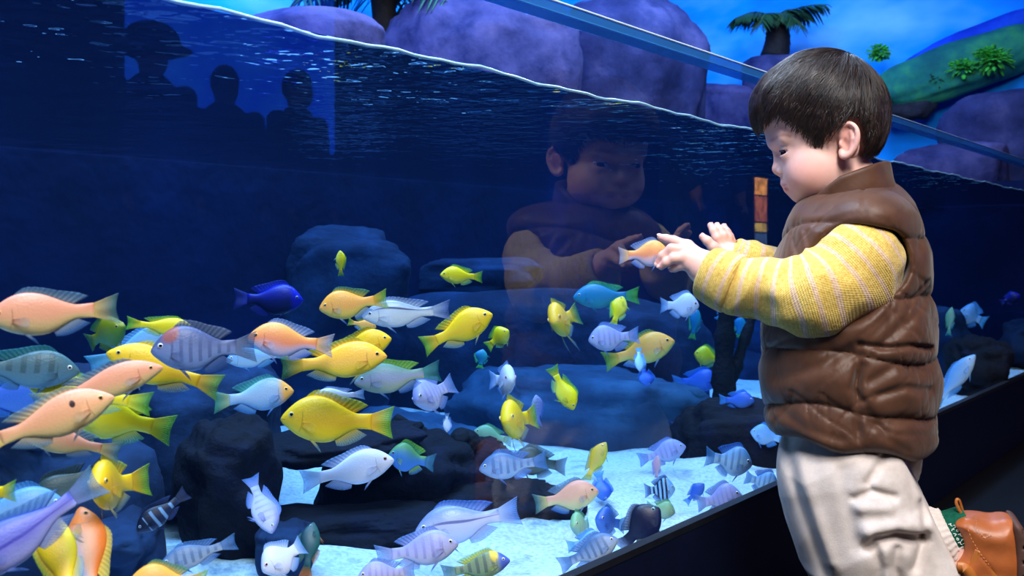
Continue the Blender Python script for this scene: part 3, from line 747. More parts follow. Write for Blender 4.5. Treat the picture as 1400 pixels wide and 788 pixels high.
def make_fish(key, L, H, F, U, C, bend=0.0, spread=1.0, simple=False, fat=1.0, label='', pel=1.0):
    """fish of total length L and body depth H; nose along F, back along U; C its middle"""
    body_m, dor_m, tail_m, low_m, pec_m, iris_m = SPECIES[key]
    S = F.cross(U).normalized()
    R_ = np.array([F[:], U[:], S[:]])
    bl = L * 0.80
    def place(P):   # local (x from nose backwards, y up, z side) -> offsets from C, with the swimming bend
        P = np.asarray(P, float).reshape(-1, 3).copy()
        s = P[:, 0] / L
        P[:, 2] += bend * L * (0.5 * np.clip(s - 0.25, 0, 1) ** 2 * 2.2 + 0.03 * np.sin(s * 6))
        q = np.stack([L * 0.5 - P[:, 0], P[:, 1], P[:, 2]], -1)
        return q @ R_
    root = empty('cichlid', C)
    # body
    n, m = (24, 18) if simple else (44, 28)
    s = np.linspace(0, 1, n) ** 1.25; up, lo, wd = prof(s)
    ang = np.linspace(0, 2 * np.pi, m, endpoint=False)
    ca, sa = np.cos(ang), np.sin(ang)
    cy = (up + lo) / 2 * H; hy = (up - lo) / 2 * H; hz = wd * H * fat
    Y = cy[:, None] + hy[:, None] * ca[None]
    Zz = hz[:, None] * np.sign(sa)[None] * np.abs(sa)[None] ** 0.86
    P = np.stack([np.broadcast_to((s * bl)[:, None], Y.shape), Y, Zz], -1).reshape(-1, 3)
    uv = np.stack([np.broadcast_to(s[:, None], Y.shape), np.broadcast_to(((ca + 1) / 2)[None], Y.shape)], -1).reshape(-1, 2)
    Fq = grid_faces(n, m, True)
    V = np.concatenate([P, [[0 - 0.002 * L, cy[0], 0]], [[bl, cy[-1], 0]]]); uv = np.concatenate([uv, [[0, .5]], [[1, .5]]])
    k = n * m
    caps = np.array([[(j + 1) % m, j, k, k] for j in range(m)] + [[k - m + j, k - m + (j + 1) % m, k + 1, k + 1] for j in range(m)])
    me = bpy.data.meshes.new('body')
    faces = [tuple(f) for f in Fq.tolist()] + [tuple(c[:3]) for c in caps.tolist()]
    W = place(V); me.from_pydata(W.tolist(), [], faces)
    me.polygons.foreach_set('use_smooth', [True] * len(faces))
    uvl = me.uv_layers.new(name='UVMap'); vi = np.zeros(len(me.loops), int); me.loops.foreach_get('vertex_index', vi)
    uvl.data.foreach_set('uv', uv[vi].astype(np.float32).ravel()); me.update()
    link_mesh('body', me, body_m, root)
    def fin(name, base, tip, m_, nu=16, nv=7, th=0.006, ripple=0.0, label=None):
        base, tip = np.asarray(base, float), np.asarray(tip, float)
        v = np.linspace(0, 1, nv)[None, :, None]
        Pg = base[:, None] * (1 - v) + tip[:, None] * v
        if ripple:
            uu = np.linspace(0, 1, len(base))
            Pg[:, :, 2] += ripple * L * np.sin(uu * 9)[:, None] * np.linspace(0, 1, nv)[None]
        thv = th * L * (1 - 0.75 * np.linspace(0, 1, nv))[None]
        Vv, Ff, Uu = sheet_np(Pg, np.repeat(thv, len(base), 0))
        o = link_mesh(name, np_mesh(name, place(Vv), Ff, True, Uu), m_, root)
        if label: o['label'] = label
        return o
    k = 12 if simple else 22
    # tail fan, slightly notched
    q = np.linspace(-1, 1, k); b0 = np.stack([np.full(k, bl * 0.975), q * 0.15 * H, 0 * q], -1)
    spr = (0.30 * H + 0.022 * L) * spread
    tx = L * (1.0 - 0.028 * (1 - np.abs(q) ** 1.6)) ; ty = q * spr * (0.92 + 0.08 * np.abs(q))
    fin('tail_fin', b0, np.stack([tx, ty, 0 * q], -1), tail_m, th=0.010, ripple=0.006)
    # dorsal: spiny front, longer soft lobe behind
    q = np.linspace(0, 1, k); sb = 0.24 + 0.56 * q; u_, l_, w_ = prof(sb)
    hgt = H * (0.02 + 0.105 * np.clip(q / 0.18, 0, 1) ** 0.7 + 0.085 * np.clip((q - 0.6) / 0.3, 0, 1)) * spread
    if not simple: hgt = hgt * (1 + 0.06 * np.sin(q * 60) * (q < 0.6))
    back = L * (0.015 + 0.11 * q ** 2.2)
    base = np.stack([sb * bl, u_ * H - 0.02 * H, 0 * q], -1)
    tip = np.stack([sb * bl + back, (u_ * H + hgt) - 0.05 * H * np.clip((q - .85) / .15, 0, 1), 0 * q], -1)
    fin('dorsal_fin', base, tip, dor_m, ripple=0.004)
    # anal fin
    q = np.linspace(0, 1, k); sb = 0.60 + 0.22 * q; u_, l_, w_ = prof(sb)
    base = np.stack([sb * bl, l_ * H + 0.02 * H, 0 * q], -1)
    tip = np.stack([sb * bl + L * (0.02 + 0.09 * q), l_ * H - H * (0.05 + 0.15 * np.sin(np.pi * (0.15 + 0.7 * q))) * spread, 0 * q], -1)
    fin('anal_fin', base, tip, low_m)
    # paired fins
    for sg in (1, -1):
        q = np.linspace(0, 1, 6)
        sb = 0.30 + 0.06 * q; u_, l_, w_ = prof(sb)
        base = np.stack([sb * bl, l_ * H + 0.05 * H, sg * 0.06 * H + 0 * q], -1)
        tip = np.stack([sb * bl + L * (0.13 - 0.07 * q) * pel, l_ * H - H * (0.26 - 0.14 * q) * pel, sg * (0.13 + 0.03 * q) * H], -1)
        fin('pelvic_fin', base, tip, low_m, nv=5)
        if not simple:
            q = np.linspace(-1, 1, 9); u_, l_, w_ = prof(np.array([0.235]))
            w0 = float(w_[0]) * H * fat
            base = np.stack([np.full(9, 0.235 * bl), -0.10 * H + q * 0.05 * H, np.full(9, sg * w0 * 0.97)], -1)
            tip = np.stack([0.235 * bl + L * (0.13 - 0.03 * q ** 2), -0.16 * H + q * 0.12 * H, np.full(9, sg * (w0 + 0.05 * L))], -1)
            fin('pectoral_fin', base, tip, pec_m, nv=5)
    # eyes
    es = 0.115; u_, l_, w_ = prof(np.array([es]))
    er = 0.048 * H + 0.005 * L
    ey = 0.10 * H
    cyy = float((u_[0] + l_[0]) / 2) * H; hyy = float((u_[0] - l_[0]) / 2) * H; caa = (ey - cyy) / hyy
    zz = float(w_[0]) * H * fat * (1 - min(0.95, caa ** 2)) ** 0.43
    for sg in (1, -1):
        a1 = np.linspace(0, np.pi, 9); a2 = np.linspace(0, 2 * np.pi, 14, endpoint=False)
        D = np.stack([np.sin(a1)[:, None] * np.cos(a2)[None], np.sin(a1)[:, None] * np.sin(a2)[None], np.cos(a1)[:, None] * np.ones(14)[None]], -1).reshape(-1, 3)
        E = D * er * np.array([1, 1, 0.42]) + np.array([es * bl, ey, sg * (zz + 0.02 * er)])
        eo = link_mesh('eye', np_mesh('eye', place(E), grid_faces(9, 14, True)), iris_m, root)
        E = D * er * np.array([0.64, 0.64, 0.32]) + np.array([es * bl, ey, sg * (zz + 0.25 * er)])
        link_mesh('pupil', np_mesh('pupil', place(E), grid_faces(9, 14, True)), M_pupil, eo)
    tag(root, label, 'fish', 'cichlids swimming in the tank')
    return root

FISH_N = [0]
def fish_xy(key, nose, tail, hpx, t, label, yaw=0.0, flip=False, **kw):
    """nose and tail-tip pixels, body depth in pixels, metres behind the glass, yaw towards (+) or from (-) the viewer"""
    px, py = (nose[0] + tail[0]) / 2, (nose[1] + tail[1]) / 2
    fish_at(key, px, py, math.hypot(nose[0] - tail[0], nose[1] - tail[1]) / max(0.25, math.cos(math.radians(yaw))), hpx, math.degrees(math.atan2(tail[1] - nose[1], nose[0] - tail[0])), yaw, t, label, flip, **kw)
def fish_at(key, px, py, lpx, hpx, ang, yaw, t, label, flip=False, **kw):
    hpx_ = hpx
    for _ in range(60):     # keep clear of the sand
        C = at_t(px, py, t)
        if C.z - 0.62 * hpx_ / F_PX * C.y > SAND_Z + 0.018 or t < 0.05: break
        t -= 0.012
    view = Vector((C.x, C.y, C.z - CAMZ)); dist = view.length; view.normalize()
    er = view.cross(Vector((0, 0, 1))).normalized(); eu = er.cross(view).normalized()
    k = dist / F_PX
    a = math.radians(ang); yw = math.radians(yaw)
    d = er * math.cos(a) + eu * math.sin(a)
    Fv = (d * math.cos(yw) - view * math.sin(yw)).normalized()
    up = er * (-math.sin(a)) + eu * math.cos(a)
    if (up.z < 0) != flip: up = -up
    up = (up - Fv * up.dot(Fv)).normalized()
    FISH_N[0] += 1
    return make_fish(key, lpx * k, hpx * k, Fv, up, C, label=label, bend=kw.pop('bend', 0.25 * math.sin(FISH_N[0] * 2.3)), **kw)

fx, fa = fish_xy, fish_at
# left edge crowd
fx('peach', (0, 433), (150, 424), 54, 0.07, 'large peach fish at far left with blue grey back fin and forked yellow tail', bend=0.08)
fx('moss', (166, 448), (118, 470), 40, 0.26, 'dim mossy green fish just behind the tail of the large peach fish', yaw=35, simple=True)
fx('lemon', (262, 452), (178, 441), 24, 0.24, 'small yellow fish whose tail shows above the big yellow one', bend=0.0)
fx('rednape', (214, 478), (346, 476), 60, 0.10, 'slate blue barred fish with a rusty red patch on its nape', bend=0.1)
fx('yellow', (156, 482), (294, 532), 48, 0.16, 'big yellow fish angled nose up behind the red naped barred one', bend=-0.1)
fx('sky', (240, 452), (130, 496), 34, 0.30, 'pale blue fish half hidden above the big yellow fish', simple=True)
fx('peach', (211, 508), (60, 548), 40, 0.075, 'pink peach fish facing right over the yellow snout', bend=0.1)
fx('lemon', (56, 528), (196, 556), 42, 0.18, 'lemon yellow fish with only its snout showing beneath the pink peach fish')
fx('lemon', (98, 556), (228, 592), 58, 0.22, 'yellow green fish with broad green tail fin at left, nose hidden', bend=0.1)
fx('spotted', (140, 552), (-18, 604), 52, 0.045, 'peach fish with one dark spot on its side at the left edge', bend=0.05)
fx('olive', (94, 512), (-40, 498), 48, 0.20, 'olive barred fish facing right under the large peach fish', bend=0.05)
fx('blue', (70, 536), (-50, 548), 46, 0.34, 'dull blue fish below the olive barred fish at the left edge', simple=True)
fx('peach', (40, 588), (154, 622), 34, 0.13, 'peach fish with hidden head and tail pointing down right under the spotted one')
fa('yellow', 150, 664, 112, 62, 184, 72, 0.12, 'yellow fish facing the viewer head on at lower left', bend=-0.5)
fx('murk', (52, 684), (140, 640), 40, 0.22, 'dark olive fish with a pale lip beside the head on yellow fish')
fx('sky', (74, 700), (-60, 706), 54, 0.16, 'pale blue fish at the left edge above the violet one')
fx('violet', (-40, 776), (120, 672), 58, 0.045, 'large violet blue fish in the lower left corner', bend=0.12)
fx('yellow', (70, 708), (98, 830), 44, 0.07, 'yellow fish swimming straight up at the bottom left', flip=True, yaw=-30)
fx('ember', (112, 702), (128, 830), 48, 0.10, 'orange browed pale fish swimming up beside the yellow upright fish', yaw=-25)
fx('darkbar', (192, 722), (252, 678), 28, 0.24, 'dark fish with pale bars over the blue rock at lower left')
fx('orange', (184, 792), (276, 800), 42, 0.05, 'orange fish with only its head and back showing at the bottom edge')
fx('greybar', (226, 768), (318, 746), 30, 0.13, 'pale grey barred fish above the sand behind the orange fish')
fx('lemon', (-60, 676), (12, 676), 40, 0.10, 'yellow fish leaving the picture at left with only its tail in view')
# middle left group
fx('coral', (342, 461), (454, 474), 46, 0.13, 'coral orange fish with a spiny pale blue back fin', bend=0.08)
fx('gold', (527, 489), (386, 501), 48, 0.13, 'golden fish with green tail facing right in front of another gold one', bend=0.06)
fx('yellow', (534, 464), (446, 486), 38, 0.19, 'amber yellow fish tucked behind the back of the golden fish')
fx('orange', (438, 422), (529, 409), 40, 0.18, 'orange fish with green back fin above the golden pair')
fx('blond', (398, 537), (296, 548), 42, 0.15, 'light blue fish with a yellow forehead facing right')
fx('sky', (312, 492), (392, 484), 28, 0.26, 'pale blue fish behind the belly of the coral orange fish', simple=True)
fx('royal', (412, 412), (322, 408), 42, 0.75, 'deep royal blue fish far back in the dark water', simple=True)
fx('silver', (496, 433), (616, 424), 38, 0.22, 'silvery white fish with a dark line along its side', bend=0.05)
fx('mauve', (486, 523), (602, 508), 42, 0.22, 'mauve grey fish with yellow green back and teal tail', bend=0.08)
fx('white', (428, 542), (498, 540), 20, 0.26, 'small whitish fish just above the back of the biggest yellow fish', simple=True)
fx('orange', (514, 448), (476, 440), 16, 0.34, 'tiny orange fish between the amber and the silvery fish', simple=True)
fx('yellow', (388, 571), (536, 580), 62, 0.16, 'biggest yellow fish facing left over the dark rocks', bend=0.06)
fx('lemon', (465, 343), (466, 378), 13, 0.55, 'tiny yellow green fish rising alone in the dark water', simple=True)
# rocks in the middle
fx('white', (536, 632), (415, 656), 44, 0.20, 'plain white fish nosing right over the black rocks', bend=0.06)
fx('lavender', (371, 726), (342, 650), 33, 0.20, 'lavender fish diving steeply beside the dark gap', yaw=25)
fx('white', (362, 777), (416, 746), 42, 0.13, 'pinkish white fish low over the sand at the bottom', yaw=20)
fx('darkteal', (428, 718), (418, 784), 26, 0.18, 'dark teal fish with orange tail tips beside the pinkish white fish', yaw=-20)
fx('greenblue', (532, 622), (594, 634), 38, 0.28, 'blue fish with green edged fins at the white fish\'s nose')
fx('lavender', (492, 788), (566, 782), 34, 0.05, 'grey lavender fish cut off by the bottom edge')
fx('lavender', (624, 746), (516, 760), 44, 0.085, 'purple barred lavender fish facing right over the sand', bend=0.06)
fx('silverlav', (570, 728), (709, 700), 52, 0.17, 'large silvery lavender fish with wide blue tail', bend=0.06)
fx('bluehead', (695, 768), (606, 784), 33, 0.05, 'blue headed fish with yellow nape near the bottom edge')
fx('greybar', (656, 642), (748, 630), 36, 0.24, 'slim grey barred fish facing left beside the black rock', bend=0.05)
fx('murk', (700, 628), (774, 638), 38, 0.36, 'dim grey fish behind the tail of the slim grey barred fish', simple=True)
fa('yellow', 706, 574, 84, 54, 190, 68, 0.30, 'yellow fish turned towards the viewer beside the lavender speck of a fish', bend=-0.3, pel=1.5)
fx('palegreen', (648, 590), (700, 604), 24, 0.52, 'pale green fish in the shade left of the turned yellow fish', simple=True)
fx('white', (611, 591), (611, 565), 11, 0.34, 'tiny white fish hanging nose down under the round lavender fish', simple=True)
fx('lavender', (568, 549), (616, 527), 46, 0.24, 'round lavender fish facing left with a big pale eye', yaw=42)
fa('white', 690, 520, 66, 41, 0, 72, 0.36, 'pale blue white fish turned to the viewer in the tank middle', bend=0.3)
fx('lemon', (784, 560), (754, 502), 27, 0.30, 'yellow fish diving to the right with green tail')
fa('gold', 768, 437, 84, 50, 200, 74, 0.34, 'golden fish facing the viewer with long trailing pelvic fins', bend=-0.3, pel=2.2)
fx('lemon', (695, 452), (667, 474), 26, 0.42, 'small round yellow fish nosing up right of the bright yellow one', yaw=25, simple=True)
fx('teal', (660, 478), (656, 504), 17, 0.55, 'small dim teal fish below the small round yellow fish', simple=True)
fx('yellow', (673, 430), (578, 474), 42, 0.24, 'bright yellow fish climbing to the right at the centre', bend=0.06)
fx('lemon', (602, 376), (660, 379), 24, 0.34, 'small lemon fish with teal back fin high in the centre')
fx('lavender', (733, 541), (736, 582), 16, 0.44, 'slim lavender fish rising nose up in the middle', simple=True, yaw=20)
fx('peach', (817, 672), (731, 690), 38, 0.22, 'peach fish facing right low over the bright sand')
fx('gold', (828, 606), (800, 660), 22, 0.34, 'golden fish heading steeply up from the sand')
fx('blue', (826, 684), (818, 646), 24, 0.36, 'blue fish nosing down beside the upright golden fish', simple=True)
# right group
fx('teal', (784, 407), (874, 404), 34, 0.42, 'teal blue fish with green tail under the pointing hand\'s reflection')
fx('coral', (914, 346), (846, 350), 36, 0.10, 'orange and blue fish right at the boy\'s fingertip', bend=0.05)
fx('lemon', (852, 406), (838, 446), 22, 0.36, 'yellow green fish swimming up in front of the teal fish', yaw=-25)
fx('lavender', (805, 466), (874, 458), 36, 0.28, 'lavender fish facing left in front of the orange fish', bend=0.05)
fx('orange', (921, 466), (826, 496), 40, 0.36, 'orange fish facing right partly behind the lavender fish')
fx('sky', (875, 508), (873, 474), 14, 0.30, 'small white blue fish hanging under the orange fish\'s belly', simple=True, yaw=20)
fx('blue', (886, 528), (878, 500), 20, 0.46, 'small dim blue fish under the small white blue fish', simple=True)
fx('white', (955, 418), (903, 418), 33, 0.34, 'white blue fish just below the boy\'s cuff')
fx('teal', (954, 424), (946, 464), 15, 0.56, 'faint teal fish dropping behind the white blue fish', simple=True)
fx('lemon', (950, 484), (988, 494), 26, 0.52, 'yellow fish half hidden behind the driftwood post')
fx('blue', (984, 519), (920, 524), 30, 0.52, 'bright blue fish swimming behind the driftwood post')
fx('sky', (996, 420), (980, 438), 15, 0.46, 'small pale blue fish under the boy\'s sleeve left of the post', simple=True)
fx('teal', (1014, 434), (1008, 462), 16, 0.66, 'small bright teal fish between post and fork of the driftwood', simple=True)
fx('blue', (1030, 548), (984, 548), 24, 0.24, 'dark blue fish close to the boy\'s brown vest', simple=True)
fx('lavender', (936, 610), (874, 630), 29, 0.34, 'grey lavender fish facing right above the sand with green tail')
fx('pink', (899, 624), (897, 658), 11, 0.40, 'thin pink fish under the grey lavender fish', simple=True)
fx('banded', (972, 566), (916, 586), 28, 0.56, 'dark fish with one yellow band behind the driftwood post')
fx('whitebar', (1026, 634), (966, 626), 40, 0.07, 'white barred fish in front of the black rock by the boy')
fx('sky', (1028, 592), (1074, 602), 26, 0.14, 'pale blue fish with its tail hidden by the brown vest')
fx('whitebar', (1062, 664), (1020, 654), 30, 0.045, 'white barred fish at the sill beside the cream trousers')
fx('lavender', (1012, 676), (954, 690), 36, 0.05, 'round lavender fish with faint bars just above the sill')
fx('black', (900, 696), (848, 750), 44, 0.09, 'blue black fish close to the sill nosing up right')
fx('zebra', (922, 668), (882, 672), 30, 0.22, 'small fish with bold black bars over the sand')
fx('palegreen', (922, 700), (884, 694), 24, 0.15, 'pale yellow fish tucked behind the blue black fish', simple=True)
fa('blue', 833, 714, 52, 36, 170, 50, 0.17, 'blue grey fish turned to the viewer over the sand')
fa('palegreen', 797, 718, 50, 34, 190, 55, 0.20, 'pale green fish turned to the viewer beside the blue grey one', simple=True)
fx('greybar', (843, 738), (766, 774), 34, 0.07, 'grey blue fish climbing right close to the sill')
fx('sky', (826, 736), (776, 748), 26, 0.17, 'pale fish behind the grey blue fish near the sill', simple=True)
fx('blue', (962, 662), (938, 688), 16, 0.20, 'dim blue fish at the foot of the black rock', simple=True)
fx('sky', (1316, 426), (1344, 440), 28, 0.20, 'pale blue fish right of the boy\'s vest', yaw=10)
fx('palegreen', (1301, 422), (1297, 458), 10, 0.22, 'thin pale fish upright beside the back of the vest', simple=True)
fx('sky', (1328, 488), (1280, 556), 22, 0.06, 'long light blue fish slanting up by the vest hem', bend=0.0)
fx('sky', (1350, 500), (1356, 530), 12, 0.12, 'slim pale blue fish rising near the sill at right', simple=True)
fx('royal', (1392, 404), (1370, 414), 14, 0.18, 'small royal blue fish at the right edge', simple=True)

# ---------------------------------------------------------------- sculpting kit: distance fields meshed with surface nets
def mesh_sdf(f, lo, hi, h, B=8, slack=1.7):
    lo = np.asarray(lo, float); hi = np.asarray(hi, float)
    nb = np.ceil((hi - lo) / (h * B)).astype(int)
    g = np.stack(np.meshgrid(*[np.arange(k) for k in nb], indexing='ij'), -1).reshape(-1, 3)
    dc = np.concatenate([f(lo + (q + 0.5) * (B * h)) for q in np.array_split(g, max(1, len(g) // 40000 + 1))])
    g = g[np.abs(dc) < B * h * 0.87 * slack]
    N = nb * B + 2
    off = np.stack(np.meshgrid(*[np.arange(B + 1)] * 3, indexing='ij'), -1).reshape(-1, 3)
    cid, cv, edges = [], [], [[], [], []]
    corners = np.array([(i, j, k) for i in (0, 1) for j in (0, 1) for k in (0, 1)])
    E = [(a, b) for a in range(8) for b in range(8) if a < b and np.abs(corners[a] - corners[b]).sum() == 1]
    for q in np.array_split(g, max(1, len(g) // 500 + 1)):
        if not len(q): continue
        I = q[:, None] * B + off[None]
        v = f(lo + I.reshape(-1, 3) * h).reshape(len(q), B + 1, B + 1, B + 1)
        C = np.stack([v[:, i:B + i, j:B + j, k:B + k] for i, j, k in corners], -1)
        s = (C < 0).sum(-1)
        w = np.argwhere((s > 0) & (s < 8))
        if not len(w): continue
        cc = C[w[:, 0], w[:, 1], w[:, 2], w[:, 3]]
        acc = np.zeros((len(w), 3)); cnt = np.zeros(len(w))
        for a, b in E:
            x = (cc[:, a] < 0) != (cc[:, b] < 0)
            t = np.where(x, cc[:, a] / np.where(x, cc[:, a] - cc[:, b], 1), 0)
            p = corners[a] + t[:, None] * (corners[b] - corners[a])
            acc += np.where(x[:, None], p, 0); cnt += x
        cell = q[w[:, 0]] * B + w[:, 1:]
        cv.append(lo + (cell + acc / cnt[:, None]) * h)
        ids = (cell[:, 0] * N[1] + cell[:, 1]) * N[2] + cell[:, 2]
        cid.append(ids)
        for ax, ci in ((0, 4), (1, 2), (2, 1)):
            x = (cc[:, 0] < 0) != (cc[:, ci] < 0)
            edges[ax].append(np.stack([ids[x], (cc[x, 0] < 0).astype(np.int64)], -1))
    cid = np.concatenate(cid); V = np.concatenate(cv)
    o = np.argsort(cid); cid, V = cid[o], V[o]
    st = np.array([N[1] * N[2], N[2], 1])
    Fs = []
    for ax in range(3):
        e = np.concatenate(edges[ax]); u, w_ = st[(ax + 1) % 3], st[(ax + 2) % 3]
        quad = np.stack([e[:, 0], e[:, 0] - u, e[:, 0] - u - w_, e[:, 0] - w_], -1)
        pos = np.searchsorted(cid, quad); pos = np.clip(pos, 0, len(cid) - 1)
        ok = (cid[pos] == quad).all(1)
        pos = pos[ok]; ins = e[ok, 1] == 1
        pos = np.where(ins[:, None], pos, pos[:, ::-1])
        Fs.append(pos)
    Fq = np.concatenate(Fs)
    # settle the points onto the surface
    e = h * 0.35
    for _ in range(2):
        d = np.concatenate([f(q) for q in np.array_split(V, len(V) // 200000 + 1)])
        G = np.stack([np.concatenate([f(q + np.eye(3)[k] * e) - f(q - np.eye(3)[k] * e) for q in np.array_split(V, len(V) // 200000 + 1)]) for k in range(3)], -1) / (2 * e)
        g2 = np.clip((G ** 2).sum(1), 0.15, None)
        V = V - np.clip(d / g2, -h * .6, h * .6)[:, None] * G
    return V, Fq

def smin(a, b, k):
    h = np.maximum(k - np.abs(a - b), 0) / k
    return np.minimum(a, b) - h * h * k * 0.25
def smax(a, b, k): return -smin(-a, -b, k)
def s_ball(P, c, r): return np.linalg.norm(P - np.asarray(c), axis=1) - r
def s_ell(P, c, r, R=None):
    q = P - np.asarray(c)
    if R is not None: q = q @ R
    r = np.asarray(r, float)
    k0 = np.linalg.norm(q / r, axis=1); k1 = np.linalg.norm(q / (r * r), axis=1)
    return np.where(k1 < 1e-9, -r.min(), k0 * (k0 - 1) / np.maximum(k1, 1e-9))
def s_cone(P, a, b, r1, r2):
    a, b = np.asarray(a), np.asarray(b); ab = b - a
    t = np.clip(((P - a) @ ab) / (ab @ ab), 0, 1)
    return np.linalg.norm(P - a - t[:, None] * ab, axis=1) - (r1 + t * (r2 - r1))
def s_chain(P, pts, rs, k=0.004):
    d = None
    for i in range(len(pts) - 1):
        q = s_cone(P, pts[i], pts[i + 1], rs[i], rs[i + 1])
        d = q if d is None else smin(d, q, k)
    return d
def s_poly(P2, poly):
    """signed distance to a closed polygon, negative inside"""
    poly = np.asarray(poly, float); n = len(poly)
    d = np.full(len(P2), 1e9); inside = np.zeros(len(P2), bool)
    for i in range(n):
        a, b = poly[i], poly[(i + 1) % n]; e = b - a; w_ = P2 - a
        t = np.clip((w_ @ e) / (e @ e), 0, 1)
        d = np.minimum(d, ((w_ - t[:, None] * e) ** 2).sum(1))
        c = (a[1] > P2[:, 1]) != (b[1] > P2[:, 1])
        if b[1] != a[1]:
            inside ^= c & (P2[:, 0] < (b[0] - a[0]) * (P2[:, 1] - a[1]) / (b[1] - a[1]) + a[0])
    return np.sqrt(d) * np.where(inside, -1, 1)
def rotz(deg):
    a = math.radians(deg); return np.array([[math.cos(a), -math.sin(a), 0], [math.sin(a), math.cos(a), 0], [0, 0, 1]])
def roty(deg):
    a = math.radians(deg); return np.array([[math.cos(a), 0, math.sin(a)], [0, 1, 0], [-math.sin(a), 0, math.cos(a)]])
def smooth_poly(pts, n=3):
    p = np.asarray(pts, float)
    for _ in range(n):
        q = np.empty((2 * len(p), 2)); nx = np.roll(p, -1, 0)
        q[0::2] = 0.75 * p + 0.25 * nx; q[1::2] = 0.25 * p + 0.75 * nx; p = q
    return p

def line_dist(P2, pts):
    """distance in the x-y plane to a polyline"""
    d = np.full(len(P2), 1e9)
    for a, b in zip(pts[:-1], pts[1:]):
        e = b - a; w_ = P2 - a; t = np.clip((w_ @ e) / (e @ e), 0, 1)
        d = np.minimum(d, np.linalg.norm(w_ - t[:, None] * e, axis=1))
    return d

# ---------------------------------------------------------------- the boy
# his own frame: x towards his back, y up, z out of his left side (which faces the camera)
BO = at_t(1150, 400, 0) ; BO = ray(1150, 400) * 1.25 + Vector((0, 0, CAMZ))
hd = Vector((ray(1150, 345).x, 1.0, 0)).normalized()
B3 = -hd; B2 = Vector((0, 0, 1)); B1 = B2.cross(B3).normalized()
BM = np.array([B1[:], B2[:], B3[:]])
BOn = np.array(BO[:])
BOY = empty('person', (BO.x, BO.y, 0.0))
tag(BOY, 'small kneeling boy in brown puffer vest and yellow striped sweater pointing at the fish', 'person')
BASE = np.array([BO.x, BO.y, 0.0])
def to_world(P): return P @ BM + BOn
def K(px, py, c):
    """point of the boy's frame seen at this pixel, c metres towards the camera from his middle plane"""
    r = np.array(ray(px, py)[:]); e3 = BM[2]
    o = np.array([0, 0, CAMZ])
    t = ((BOn - o) @ e3 + c) / (r @ e3)
    return BM @ (o + r * t - BOn)
FLOOR_Y = -BO.z
def boy_part(name, V, Fq, m, parent=None, uv=None):
    W = to_world(V) - BASE
    me = np_mesh(name, W, Fq, True, uv)
    o = link_mesh(name, me, m, parent or BOY)
    return o

# --- head: turned a little towards the camera about its own axis
HYAW = -9.0
HC = K(1132, 160, 0)
RY = roty(-HYAW)
def unyaw(P):
    Q = P - HC; return Q @ RY + HC
def yawed(P):
    Q = P - HC; return Q @ RY.T + HC
def KH(px, py, c):
    cp = c
    for _ in range(12):
        q = unyaw(K(px, py, cp)[None])[0]; cp += c - q[2]
    return q
def MIR(p): return np.array([p[0], p[1], -p[2]])

